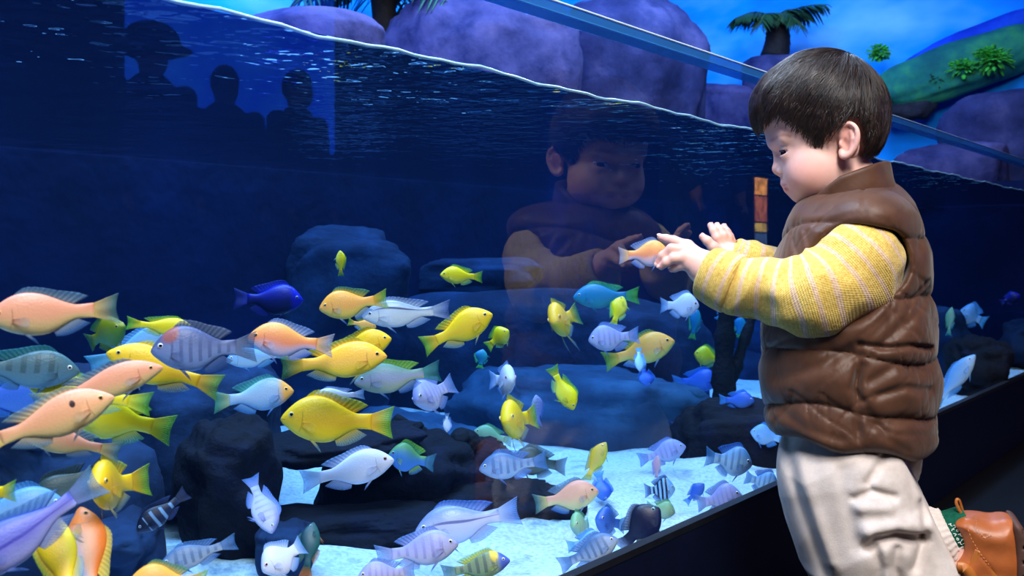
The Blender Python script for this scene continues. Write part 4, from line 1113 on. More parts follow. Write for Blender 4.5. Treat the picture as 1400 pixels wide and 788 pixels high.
H = {}
H['cran'] = (KH(1134, 152, 0), (0.070, 0.072, 0.066))
H['fore'] = (KH(1093, 164, 0), (0.0455, 0.046, 0.054))
H['core'] = (KH(1110, 214, 0), (0.0415, 0.056, 0.050))
def head_sdf(P0):
    P = unyaw(P0); P = P.copy(); P[:, 2] = np.abs(P[:, 2])
    d = s_ell(P, *H['cran'])
    d = smin(d, s_ell(P, *H['fore']), 0.022)
    d = smin(d, s_ell(P, *H['core']), 0.022)
    d = smin(d, s_ell(P, KH(1109, 236, 0.027), (0.0265, 0.026, 0.0255)), 0.018)      # cheeks
    d = smin(d, s_ell(P, KH(1126, 232, 0.032), (0.034, 0.032, 0.022)), 0.016)
    d = smin(d, s_ell(P, KH(1102, 259, 0), (0.0175, 0.0145, 0.026)), 0.016)        # jaw
    d = smin(d, s_ball(P, KH(1095, 264, 0), 0.0112), 0.009)                        # chin
    d = smin(d, s_ell(P, KH(1085, 249, 0), (0.0135, 0.014, 0.0215)), 0.010)         # mouth mound
    d = smin(d, s_cone(P, KH(1058, 194, 0.006), KH(1072, 188, 0.036), 0.0042, 0.006), 0.012)   # brow
    # nose
    d = smin(d, s_cone(P, KH(1066, 207, 0), KH(1064.5, 229, 0), 0.0046, 0.0066), 0.009)
    d = smin(d, s_ball(P, KH(1064, 231.5, 0), 0.0070), 0.005)
    d = smin(d, s_ell(P, KH(1069.5, 234, 0.0098), (0.0066, 0.0056, 0.0050)), 0.0028)
    d = smax(d, -s_ell(P, KH(1066, 240, 0.0048), (0.0028, 0.0026, 0.0022)), 0.002)
    # groove from nostril to mouth corner
    d = smax(d, -s_cone(P, KH(1075, 238, 0.0150), KH(1083, 251, 0.021), 0.0008, 0.0008), 0.006)
    # lips
    d = smin(d, s_ell(P, KH(1074.5, 250.5, 0), (0.0066, 0.0040, 0.0140)), 0.003)
    d = smin(d, s_ell(P, KH(1079.5, 259.2, 0), (0.0062, 0.0042, 0.0125)), 0.003)
    d = smax(d, -s_cone(P, KH(1071.5, 255.0, 0), KH(1087.5, 256.2, 0.0195), 0.0009, 0.0013), 0.002)
    # eye: lids over the ball, slit cut open
    ec = KH(1079.5, 209.5, 0.0255)
    lid = s_ball(P, ec, 0.0128)
    d = smax(d, -s_ell(P, KH(1066, 210, 0.022), (0.007, 0.0075, 0.013)), 0.012)
    d = smin(d, lid, 0.006)
    slit = s_ell(P, ec + np.array([-0.0092, 0.0004, 0.0010]), (0.0112, 0.0030, 0.0134), rotz(14))
    d = smax(d, -np.maximum(slit, -(s_ball(P, ec, 0.0098))), 0.0012)
    # ear
    def E(px, py, c): return KH(px, py, c)
    ear = s_ell(P, E(1161, 192, 0.0645), (0.0115, 0.0225, 0.0042), rotz(12) @ roty(-24))
    rim = [(1150, 187, .0625), (1149, 176, .0655), (1155, 168.5, .069), (1164, 168, .0725), (1172, 175, .0755), (1174, 187, .0765), (1171, 199, .0745), (1165, 209, .0705), (1157, 215, .0665), (1151, 214, .063), (1149.5, 206, .061)]
    rim = np.array(rim, float); rim = np.stack([np.interp(np.linspace(0, 10, 31), np.arange(11), rim[:, j]) for j in range(3)], -1)
    for _ in range(6): rim[1:-1] = .25 * rim[:-2] + .5 * rim[1:-1] + .25 * rim[2:]
    rs = np.interp(np.linspace(0, 10, 31), np.arange(11), [.0022, .0022, .0023, .0024, .0025, .0025, .0026, .0030, .0040, .0034, .0024])
    ear = smin(ear, s_chain(P, [E(*q) for q in rim], rs, 0.002), 0.003)
    ear = smin(ear, s_chain(P, [E(1164, 179, .070), E(1166, 190, .0715), E(1162, 202, .069)], [.002, .0022, .002], .002), 0.004)
    ear = smin(ear, s_ell(P, E(1150, 197, 0.063), (0.003, 0.0042, 0.0032)), 0.003)
    ear = smax(ear, -s_ell(P, E(1155.5, 196, 0.0715), (0.0048, 0.0085, 0.0078), rotz(15)), 0.0025)
    ear = smax(ear, -s_chain(P, [E(1154, 181, .0705), E(1160, 175, .0735), E(1166, 178, .0755)], [.0022, .0026, .0020], .002), 0.002)
    d = smin(d, ear, 0.004)
    return d

# --- hands
nearhand = dict(
    wrist=K(964, 367, .098),
    chains=[
        ([K(940, 337, .090), K(921, 329, .088), K(911, 326.5, .086), K(903, 324.5, .085)], [.0076, .0058, .0051, .0043]),
        ([K(937, 342, .100), K(918, 340.5, .104), K(906, 350, .103), K(900, 360, .101)], [.0076, .0062, .0055, .0046]),
        ([K(938, 353, .106), K(921, 353.5, .111), K(911, 359, .111), K(904, 364.5, .109)], [.0072, .0059, .0052, .0044]),
        ([K(943, 361, .104), K(931, 364, .104), K(923, 367, .101), K(918, 368.5, .097)], [.0062, .0050, .0045, .0038]),
        ([K(952, 356, .078), K(937, 349, .068), K(925, 345, .064), K(917, 343, .064)], [.0090, .0074, .0062, .0052])],
    palm=[(K(964, 367, .098), K(940, 337, .090), .0165, .0082), (K(964, 367, .098), K(936, 344, .099), .0165, .0086), (K(964, 368, .098), K(937, 352, .105), .0165, .0084), (K(964, 369, .098), K(943, 361, .105), .0160, .0078), (K(966, 364, .096), K(952, 356, .080), .0150, .0100)])
farhand = dict(
    wrist=K(1002, 356, -.030),
    chains=[
        ([K(984, 335, -.030), K(980, 325, -.026), K(976, 316, -.028), K(971.5, 308.5, -.034)], [.0074, .0064, .0056, .0045]),
        ([K(990, 334, -.037), K(988, 323, -.033), K(984.5, 315, -.036), K(980, 308.5, -.042)], [.0074, .0064, .0056, .0045]),
        ([K(996, 335, -.044), K(995.5, 325, -.041), K(993, 317, -.044), K(989.5, 310, -.050)], [.0072, .0062, .0055, .0045]),
        ([K(1000, 338, -.051), K(1000, 330, -.050), K(998, 323, -.053), K(996, 318, -.058)], [.0062, .0054, .0048, .0042]),
        ([K(986, 348, -.016), K(975, 338, -.010), K(967, 329.5, -.008), K(960.5, 324, -.010)], [.0088, .0070, .0060, .0048])],
    palm=[(K(1000, 354, -.032), K(984, 336, -.030), .0150, .0080), (K(1000, 354, -.034), K(990, 335, -.037), .0150, .0080), (K(1001, 354, -.036), K(996, 336, -.044), .0150, .0078), (K(1002, 354, -.038), K(1000, 339, -.051), .0145, .0072), (K(1000, 354, -.030), K(987, 348, -.018), .0145, .0095)])
def hand_sdf(P, hnd, elbow):
    d = None
    for a, b, r1, r2 in hnd['palm']:
        q = s_cone(P, a, b, r1, r2); d = q if d is None else smin(d, q, 0.008)
    for pts, rs in hnd['chains']:
        d = smin(d, s_chain(P, pts, rs, 0.003), 0.0035)
    d = smin(d, s_cone(P, hnd['wrist'], elbow, .0165, .024), 0.012)
    return d
SH_L, EL_L = K(1178, 350, .098), K(1106, 410, .120)
SH_R, EL_R = K(1150, 345, -.090), K(1085, 400, -.085)
KN_L = K(1224, 900, .070); KN_L[1] = FLOOR_Y + 0.062
KN_R = K(1205, 900, -.075); KN_R[1] = FLOOR_Y + 0.062
AN_L, AN_R = K(1316, 732, .060), K(1290, 780, -.080)
def in_box(P, lo, hi):
    return ((P > np.asarray(lo)) & (P < np.asarray(hi))).all(1)
HB = (HC - np.array([.125, .14, .11]), HC + np.array([.125, .115, .11]))
def body_sdf(P):
    d = s_cone(P, K(1156, 250, 0), K(1160, 300, 0), 0.040, 0.046)              # neck
    d = smin(d, s_ell(P, K(1162, 425, 0), (.075, .115, .085)), .03)
    d = smin(d, s_ell(P, K(1160, 560, 0), (.068, .090, .080)), .05)
    d = smin(d, s_cone(P, SH_L, EL_L, .034, .029), .02); d = smin(d, s_cone(P, SH_R, EL_R, .034, .029), .02)
    for kn, an, c in ((KN_L, AN_L, .05), (KN_R, AN_R, -.05)):
        d = smin(d, s_cone(P, K(1165, 625, c), kn, .050, .042), .02); d = smin(d, s_cone(P, kn, an, .042, .026), .02)
    m = in_box(P, *HB)
    if m.any(): d[m] = smin(d[m], head_sdf(P[m]), 0.012)
    for hnd, el in ((nearhand, EL_L), (farhand, EL_R)):
        pts = np.array([q for ch, _ in hnd['chains'] for q in ch] + [hnd['wrist'], el])
        m = in_box(P, pts.min(0) - .05, pts.max(0) + .05)
        if m.any(): d[m] = smin(d[m], hand_sdf(P[m], hnd, el), 0.006)
    return d

def skin_mat():
    m, nt, out = mat('skin')
    a = nt.nodes.new('ShaderNodeVertexColor'); a.layer_name = 'tone'
    b = principled(nt, out, Roughness=0.46); b.inputs['Specular IOR Level'].default_value = 0.35
    n = noise_tex(nt, 90, 3.0)
    r = ramp(nt, [(0.3, (0.94, 0.93, 0.93, 1)), (0.7, (1, 1, 1, 1))], n)
    mx = nt.nodes.new('ShaderNodeMix'); mx.data_type = 'RGBA'; mx.blend_type = 'MULTIPLY'; mx.inputs[0].default_value = 1.0
    nt.links.new(a.outputs[0], mx.inputs[6]); nt.links.new(r.outputs[0], mx.inputs[7])
    nt.links.new(mx.outputs[2], b.inputs['Base Color'])
    b.inputs['Subsurface Weight'].default_value = 0.18; b.inputs['Subsurface Radius'].default_value = (0.9, 0.35, 0.2); b.inputs['Subsurface Scale'].default_value = 0.006
    bump(nt, noise_tex(nt, 700, 2.0), 0.08, 0.001, b)
    return m
lo = np.array([-.26, FLOOR_Y - .01, -.16]); hi = np.array([.20, .33, .17])
V, Fq = mesh_sdf(body_sdf, lo, hi, 0.0015)
body = boy_part('body', V, Fq, skin_mat())
# natural skin colour: lips, cheeks, ears, fingertips
def spot(c, r): return np.clip(1 - (((V - c) / np.asarray(r)) ** 2).sum(1), 0, 1)[:, None]
SK = np.array(lin((236, 190, 178))[:3]); col = np.repeat(SK[None], len(V), 0)
def blend(col, w_, rgb): return col * (1 - w_) + np.array(lin(rgb)[:3]) * w_
for s_ in (1, -1):
    q = lambda px, py, c: yawed(KH(px, py, c)[None] * np.array([1, 1, s_]))[0]
    col = blend(col, 0.34 * spot(q(1102, 240, .045), (.034, .026, .034)), (232, 140, 128))
    col = blend(col, 0.45 * spot(q(1161, 190, .068), (.018, .028, .018)), (230, 138, 122))
    col = blend(col, 0.35 * spot(q(1074, 212, .030), (.012, .009, .016)), (206, 150, 150))
qq = lambda px, py, c: yawed(KH(px, py, c)[None])[0]
for s_ in (1, -1):
    q = lambda px, py, c: yawed(KH(px, py, c)[None] * np.array([1, 1, s_]))[0]
    col = blend(col, 0.6 * np.clip(2.0 * spot(q(1079, 253.0, .010), (.0105, .0030, .0135)), 0, 1), (204, 112, 106))
    col = blend(col, 0.85 * np.clip(2.0 * spot(q(1081, 258.0, .009), (.0095, .0044, .0120)), 0, 1), (212, 104, 98))
col = blend(col, 0.25 * spot(qq(1060, 232, 0), (.014, .012, .014)), (236, 160, 146))
Qv = unyaw(V); bl_ = [KH(x, y, .022)[:2] for x, y in ((1056, 192), (1062, 188.5), (1069, 187), (1077, 189))]
bd = line_dist(Qv[:, :2], bl_); inh = (np.abs(Qv[:, 2]) > .006) & (np.abs(Qv[:, 2]) < .052)
col = blend(col, (0.60 * np.exp(-(bd / .0026) ** 2) * inh * (0.92 + 0.08 * sine_noise(V, 200, 12)))[:, None], (120, 78, 70))
for hnd in (nearhand, farhand):
    for pts, rs in hnd['chains']:
        col = blend(col, 0.40 * spot(pts[-1], (.012, .012, .012)), (232, 140, 130))
        col = blend(col, 0.25 * spot(pts[0], (.014, .014, .014)), (232, 160, 146))
        tip = pts[-1]; d = pts[-1] - pts[-2]; d /= np.linalg.norm(d)
set_attr(body.data, 'tone', np.concatenate([col, np.ones((len(col), 1))], 1), True)

# finger nails
M_nail = plain('finger_nail', (246, 200, 190), 0.25, 0.6)
for hnd, back in ((nearhand, np.array([0.25, 0.75, 0.60])), (farhand, np.array([0.3, 0.5, -0.8]))):
    for i, (pts, rs) in enumerate(hnd['chains']):
        d = pts[-1] - pts[-2]; d /= np.linalg.norm(d); n_ = back - d * (back @ d); n_ /= np.linalg.norm(n_); s_ = np.cross(d, n_)
        a1 = np.linspace(0, np.pi, 7); a2 = np.linspace(0, 2 * np.pi, 12, endpoint=False)
        D = np.stack([np.sin(a1)[:, None] * np.cos(a2)[None], np.sin(a1)[:, None] * np.sin(a2)[None], np.cos(a1)[:, None] * np.ones(12)[None]], -1).reshape(-1, 3)
        r0 = rs[-1]
        Vn = pts[-1] + d * r0 * 0.35 + n_ * r0 * 0.72 + (D * np.array([.85, .68, .30]) * r0) @ np.array([d, s_, n_])
        boy_part('finger_nail', Vn, grid_faces(7, 12, True), M_nail, body)

# eyes, lashes, brows
def ball_np(c, r, n=14, m=22):
    a1 = np.linspace(0, np.pi, n); a2 = np.linspace(0, 2 * np.pi, m, endpoint=False)
    D = np.stack([np.sin(a1)[:, None] * np.cos(a2)[None], np.sin(a1)[:, None] * np.sin(a2)[None], np.cos(a1)[:, None] * np.ones(m)[None]], -1).reshape(-1, 3)
    return np.asarray(c) + D * np.asarray(r), grid_faces(n, m, True)
M_white = plain('eye_white', (226, 222, 226), 0.15, 0.6); M_iris = plain('dark_iris', (26, 16, 14), 0.06, 0.9)
M_hair = None
def hair_mat():
    m, nt, out = mat('dark_hair')
    b = principled(nt, out, Roughness=0.38); b.inputs['Specular IOR Level'].default_value = 0.55
    f = noise_tex(nt, 120, 2.0)
    r = ramp(nt, [(0.3, lin((22, 16, 18))), (0.7, lin((54, 40, 37)))], f)
    nt.links.new(r.outputs[0], b.inputs['Base Color'])
    return m
M_hair = hair_mat()
for s_ in (1, -1):
    ec = KH(1079.5, 209.5, 0.0255); ec = ec * np.array([1, 1, s_])
    Vb, Fb = ball_np([0, 0, 0], .0112); eye = boy_part('eye', yawed(Vb + ec), Fb, M_white)
    look = np.array([-0.80, -0.14, 0.06 + 0.48 * s_]); look /= np.linalg.norm(look)
    Vi, Fi = ball_np([0, 0, 0], .0086); Vi = ec + look * .0032 + Vi
    boy_part('iris', yawed(Vi), Fi, M_iris, eye)
    # lash line
    L_ = []
    for k in range(11):
        u = k / 10; ang = (-0.62 + 1.45 * u)
        p = ec + np.array([-math.cos(ang) * .0122, .0036 - .0020 * (2 * u - 1) ** 2 - 0.0010 * u, s_ * math.sin(ang) * .0121]); L_.append(yawed(p[None])[0])
    Vt, Ft, cap = tube_np(np.array(L_), np.array([.0003] + [.0007] * 9 + [.0003]), 6)
    boy_part('eyelash', Vt, np.concatenate([Ft, np.array(cap)]), M_hair, eye)

# hair: a cap with several thousand locks laid over it
HCAP = [(KH(1122, 147, 0), (0.0790, 0.0735, 0.0730)), (KH(1143, 174, 0), (0.0590, 0.066, 0.0700)), (KH(1068, 150, 0), (0.036, 0.038, 0.054))]
hp = [KH(*q)[:2] for q in ((1020, 184, 0), (1040, 176, .01), (1050, 168, .03), (1062, 162, .04), (1072, 163, .05), (1086, 175, .055), (1102, 186, .058), (1116, 199, .06), (1122, 200, .06), (1133, 187, .06), (1145, 171, .06), (1158, 162, .06), (1174, 165, .06), (1181, 180, .06), (1183, 198, .055), (1184, 212, .05), (1191, 214, .04), (1202, 204, 0), (1214, 184, 0), (1240, 165, 0), (1240, 40, 0), (1000, 40, 0), (1000, 184, 0))]
HPOLY = np.array(hp)
def cap0(Q):   # without the hairline cut; Q in the head's own axes
    d = s_ell(Q, *HCAP[0]); d = smin(d, s_ell(Q, *HCAP[1]), 0.02); d = smin(d, s_ell(Q, *HCAP[2]), 0.02)
    return d
def cap_sdf(P):
    Q = unyaw(P)
    return smax(cap0(Q) + .0012, s_poly(Q[:, :2], HPOLY) + .003, 0.005)
V, Fq = mesh_sdf(cap_sdf, HB[0], HB[1], 0.0024)
hair = boy_part('hair', V, Fq, M_hair)
def grad(f, Q, e=4e-4):
    return np.stack([(f(Q + np.eye(3)[j] * e) - f(Q - np.eye(3)[j] * e)) / (2 * e) for j in range(3)], -1)
def grow_hair(n, seed):
    r = np.random.default_rng(seed)
    Q = unyaw(V[r.integers(0, len(V), n)]); Q = Q + r.normal(size=Q.shape) * .001
    Q = Q[cap0(Q) > -.004]; n = len(Q)
    W = KH(1168, 92, 0.004)
    steps = 11; L_ = r.uniform(.026, .046, n); lim = r.uniform(-.001, .0075, n) - .001
    lim = lim + np.where((Q[:, 0] < KH(1085, 150, 0)[0]) & (r.random(n) < .12), .010 * r.random(n), 0)
    cl = np.stack([sine_noise(Q, 34, 101 + j) for j in range(3)], -1)
    lift = np.clip(.0014 + .0016 * sine_noise(Q, 44, 105) + r.uniform(-.0006, .0010, n), .0001, .005); sway = cl * .30 + r.normal(size=(n, 3)) * .12
    pts = [Q.copy()]; alive = np.ones(n, bool)
    p = Q.copy()
    for k in range(steps):
        G = grad(cap0, p); G /= np.linalg.norm(G, axis=1)[:, None]
        d = p - W; d = d / (np.linalg.norm(d, axis=1)[:, None] + .01)
        d = d * 0.9 + np.array([-0.25, -0.75, 0])[None] + sway
        back = np.clip((p[:, 0] - HC[0]) / .05, 0, 1)[:, None]
        d = d + back * np.array([0.35, -0.3, 0])[None]
        d = d - G * (d * G).sum(1)[:, None]; d /= np.linalg.norm(d, axis=1)[:, None] + 1e-9
        q = p + d * (L_ / steps)[:, None]
        c = cap0(q); G = grad(cap0, q); G /= np.linalg.norm(G, axis=1)[:, None]
        q = q - (c - lift * (0.4 + 0.6 * k / steps))[:, None] * G
        alive &= s_poly(q[:, :2], HPOLY) < lim
        p = np.where(alive[:, None], q, p)
        pts.append(p.copy())
    S = np.stack(pts, 1)                                   # n, steps+1, 3
    ln = np.linalg.norm(S[:, -1] - S[:, 0], axis=1); S = S[ln > .006]
    n, m_, _ = S.shape
    rad = np.linspace(1, .25, m_)[None, :] * r.uniform(.00032, .00062, n)[:, None]
    T = np.gradient(S, axis=1); T /= np.linalg.norm(T, axis=2)[..., None] + 1e-9
    G = grad(cap0, S.reshape(-1, 3)).reshape(S.shape); Bn = np.cross(T, G); Bn /= np.linalg.norm(Bn, axis=2)[..., None] + 1e-9
    Nn = np.cross(Bn, T)
    ring = [Nn * rad[..., None] * .6, Bn * rad[..., None] - Nn * rad[..., None] * .3, -Bn * rad[..., None] - Nn * rad[..., None] * .3]
    VV = np.stack([S + q for q in ring], 2).reshape(-1, 3)
    f = grid_faces(m_, 3, True)
    FF = (f[None] + (np.arange(n) * m_ * 3)[:, None, None]).reshape(-1, 4)
    return yawed(VV), FF
Vh, Fh = grow_hair(10500, 5)
boy_part('hair_locks', Vh, Fh, M_hair, hair)

# ---------------------------------------------------------------- the boy's clothes
def fabric_bump(nt, b, scale, strength, dist=0.002):
    bump(nt, noise_tex(nt, scale, 3.0), strength, dist, b)

# sweater: knitted yellow with pale pink stripes that run round the sleeves
def knit_mat(name):
    m, nt, out = mat(name)
    at_ = nt.nodes.new('ShaderNodeAttribute'); at_.attribute_name = 'along'
    ar = nt.nodes.new('ShaderNodeAttribute'); ar.attribute_name = 'around'
    nz = noise_tex(nt, 55, 3.0)
    s_ = mth(nt, 'ADD', at_.outputs['Fac'], mth(nt, 'MULTIPLY', mth(nt, 'SUBTRACT', nz, 0.5), 0.004))
    f = mth(nt, 'FRACT', mth(nt, 'MULTIPLY', s_, 1 / 0.0195))
    st = mth(nt, 'MULTIPLY', mth(nt, 'MULTIPLY_ADD', f, 14.0, -0.62 * 14, clamp=True), mth(nt, 'MULTIPLY_ADD', f, -14.0, 0.97 * 14, clamp=True))
    n2 = noise_tex(nt, 260, 2.0)
    yel = ramp(nt, [(0.3, lin((204, 166, 72))), (0.7, lin((232, 202, 112)))], n2)
    pk = ramp(nt, [(0.3, lin((202, 166, 134))), (0.7, lin((226, 196, 164)))], n2)
    c = mixc(nt, st, yel.outputs[0], pk.outputs[0])
    b = principled(nt, out, Roughness=0.85); b.inputs['Specular IOR Level'].default_value = 0.2
    b.inputs['Sheen Weight'].default_value = 0.25
    nt.links.new(c, b.inputs['Base Color'])
    w1 = mth(nt, 'SINE', mth(nt, 'MULTIPLY', at_.outputs['Fac'], 6.283 / 0.0024))
    w2 = mth(nt, 'SINE', mth(nt, 'MULTIPLY', ar.outputs['Fac'], 6.283 / 0.0021))
    h = mth(nt, 'ADD', mth(nt, 'MULTIPLY', mth(nt, 'ADD', w1, 0.0), mth(nt, 'MULTIPLY_ADD', w2, 0.5, 0.6)), mth(nt, 'MULTIPLY', n2, 1.6))
    bump(nt, h, 0.45, 0.0009, b)
    return m
M_knit = knit_mat('yellow_striped_knit')
def arm_pts(side):
    if side == 'near':
        return [K(1176, 350, .092), K(1112, 405, .116), K(1020, 393, .106), K(985, 381, .102)], [.0470, .0420, .0305, .0270]
    return [K(1150, 345, -.09), K(1135, 355, -.09), K(1085, 392, -.075), K(1030, 366, -.042), K(1012, 356, -.036)], [.046, .046, .040, .027, .025]
def arm_axis(P, pts):
    """arc length along the arm and offset round it for every point"""
    best = np.full(len(P), 1e9); s_ = np.zeros(len(P)); ar = np.zeros(len(P)); acc = 0.0
    for a, b in zip(pts[:-1], pts[1:]):
        ab = b - a; L_ = np.linalg.norm(ab); d = ab / L_
        t = np.clip((P - a) @ d, 0, L_) if True else 0
        q = P - a - t[:, None] * d; dist = np.linalg.norm(q, axis=1)
        u = np.cross(d, [0, 0, 1.0]); u /= np.linalg.norm(u); v = np.cross(d, u)
        wt = np.exp(-dist / .006) + 1e-12
        s_ += wt * (acc + (P - a) @ d); W_ = wt if acc == 0 else W_ + wt
        m = dist < best
        ar[m] = (np.arctan2(q @ v, q @ u) * .036)[m]; best[m] = dist[m]; acc += L_
    return s_ / W_, ar
def fold(P, pts, seed, amp):
    s_, ar = arm_axis(P, pts)
    w_ = sine_noise(P, 7.0, seed)
    ridg = (1 - np.abs(sine_noise(np.stack([s_ * 1.0 + ar * .35 + w_ * .006, ar * .35, P[:, 2] * .3], -1), 24, seed + 1)))
    return amp * (ridg - 0.62)
def sleeve_sdf(side):
    pts, rs = arm_pts(side)
    def f(P):
        d = s_chain(P, pts, rs, 0.03)
        if side == 'near': d = smin(d, s_ball(P, K(1176, 388, .088), .0415), .03)
        d = d - fold(P, pts, 3 if side == 'near' else 9, .0026) - .0012 * sine_noise(P, 26, 5)
        return d
    return f, pts
sweater = None
sweater_root = None
def knit_part(name, f, lo, hi, h, pts, parent, off=0.0):
    V, Fq = mesh_sdf(f, lo, hi, h)
    o = boy_part(name, V, Fq, M_knit, parent)
    s_, ar = arm_axis(V, pts)
    set_attr(o.data, 'along', s_ + off); set_attr(o.data, 'around', ar)
    return o
fN, ptsN = sleeve_sdf('near'); fF, ptsF = sleeve_sdf('far')
def bbox(pts, m): return np.min(pts, 0) - m, np.max(pts, 0) + m
sweater = knit_part('sweater', fN, *bbox(ptsN, .065), .0022, ptsN, BOY)
knit_part('sleeve', fF, *bbox(ptsF, .06), .0028, ptsF, sweater)
# folded cuffs: fat bands with an open end
def cuff_sdf(a, b, r1, r2, seed, hole, dirn):
    ax = (b - a) / np.linalg.norm(b - a); L_ = np.linalg.norm(b - a)
    def f(P):
        t = (P - a) @ ax; q = P - a - t[:, None] * ax
        rad = np.linalg.norm(q, axis=1)
        R_ = r1 + (r2 - r1) * np.clip(t / L_, 0, 1) + .0012 * sine_noise(P, 18, seed) + .0016 * np.sin(np.clip(t / L_, 0, 1) * np.pi)
        d = smax(rad - R_, np.abs(t - L_ / 2) - L_ / 2 - .002 * sine_noise(P, 10, seed + 1), 0.007)
        return smax(d, -np.maximum(rad - hole, -(t - L_ * 0.55)), 0.004)
    return f
ca, cb = K(1006, 391, .106), K(961, 371, .099)
knit_part('cuff', cuff_sdf(ca, cb, .0390, .0310, 21, .0215, 1), *bbox(np.array([ca, cb]), .05), .0018, [ca, cb], sweater, off=.0090)
ca, cb = K(1030, 366, -.042), K(998, 346, -.034)
knit_part('cuff', cuff_sdf(ca, cb, .0285, .0265, 31, .018, 1), *bbox(np.array([ca, cb]), .045), .0022, [ca, cb], sweater, off=.004)

# puffer vest
def nylon_mat():
    m, nt, out = mat('brown_nylon')
    b = principled(nt, out, Roughness=0.50); b.inputs['Specular IOR Level'].default_value = 0.30
    f = noise_tex(nt, 40, 3.0)
    r = ramp(nt, [(0.3, lin((70, 42, 28))), (0.7, lin((88, 56, 39)))], f)
    nt.links.new(r.outputs[0], b.inputs['Base Color'])
    tc = nt.nodes.new('ShaderNodeTexCoord'); mp = nt.nodes.new('ShaderNodeMapping'); mp.inputs['Scale'].default_value = (1, 1, 0.6)
    nt.links.new(tc.outputs['Object'], mp.inputs[0])
    n1 = nt.nodes.new('ShaderNodeTexNoise'); n1.inputs['Scale'].default_value = 34; n1.inputs['Detail'].default_value = 4; n1.inputs['Distortion'].default_value = 1.6
    nt.links.new(mp.outputs[0], n1.inputs['Vector'])
    bump(nt, n1.outputs[0], 0.16, 0.006, b)
    b.inputs['Sheen Weight'].default_value = 0.15
    return m
M_nylon = nylon_mat()
ROWS = np.array([(236, 1120, 1226), (262, 1108, 1240), (280, 1090, 1251), (300, 1078, 1259), (320, 1068, 1266), (345, 1061, 1273), (375, 1054, 1276), (400, 1048, 1274), (430, 1043, 1278), (455, 1041, 1282), (500, 1039, 1285), (545, 1041, 1283), (580, 1044, 1281), (600, 1050, 1278), (640, 1060, 1270)], float)
rl = np.array([K(x, y, 0) for y, x, _ in ROWS]); rr_ = np.array([K(x, y, 0) for y, _, x in ROWS])
RY_, RX0, RX1 = rl[:, 1][::-1], rl[:, 0][::-1], rr_[:, 0][::-1]
RZ_ = np.interp(ROWS[:, 0], [236, 262, 290, 320, 400, 500, 640], [.050, .074, .106, .120, .126, .134, .136])[::-1]
SEAMS = [K(1160, y, 0)[1] for y in (652, 549, 478, 398, 318, 226)]
def px_lines(spec, c):
    return [(np.array([K(x, y, c)[:2] for x, y in ln]), w_, A_) for ln, w_, A_ in spec]
VEST_LINES = px_lines([
    ([(1182, 256), (1181, 275), (1182, 300)], .0022, .0050),                                   # shoulder seam
    ([(1230, 330), (1244, 380), (1226, 425), (1190, 462)], .0055, .0030),                       # pulls behind the armhole
    ([(1262, 330), (1258, 385), (1236, 440), (1200, 470)], .0050, .0026),
    ([(1278, 400), (1250, 436), (1205, 474)], .0045, .0030),
    ([(1175, 470), (1210, 476), (1245, 474), (1278, 482)], .0030, .0060),
    ([(1165, 478), (1120, 500), (1060, 520)], .0060, .0035), ([(1180, 500), (1165, 530), (1180, 548)], .0035, .0040),
    ([(1190, 520), (1225, 500), (1262, 512)], .0050, .0040), ([(1200, 540), (1240, 530), (1275, 540)], .0040, .0040),
    ([(1082, 320), (1092, 350), (1090, 385)], .0040, .0035), ([(1102, 318), (1110, 345), (1104, 372)], .0040, .0030),
    ([(1130, 318), (1140, 302), (1160, 294), (1190, 292), (1216, 306), (1232, 336)], .0030, .0030),
    ([(1060, 560), (1100, 585), (1150, 600)], .0050, .0030), ([(1190, 580), (1230, 572), (1270, 585)], .0050, .0030),
    ([(1185, 560), (1215, 600), (1240, 618)], .0045, .0030)], .12)
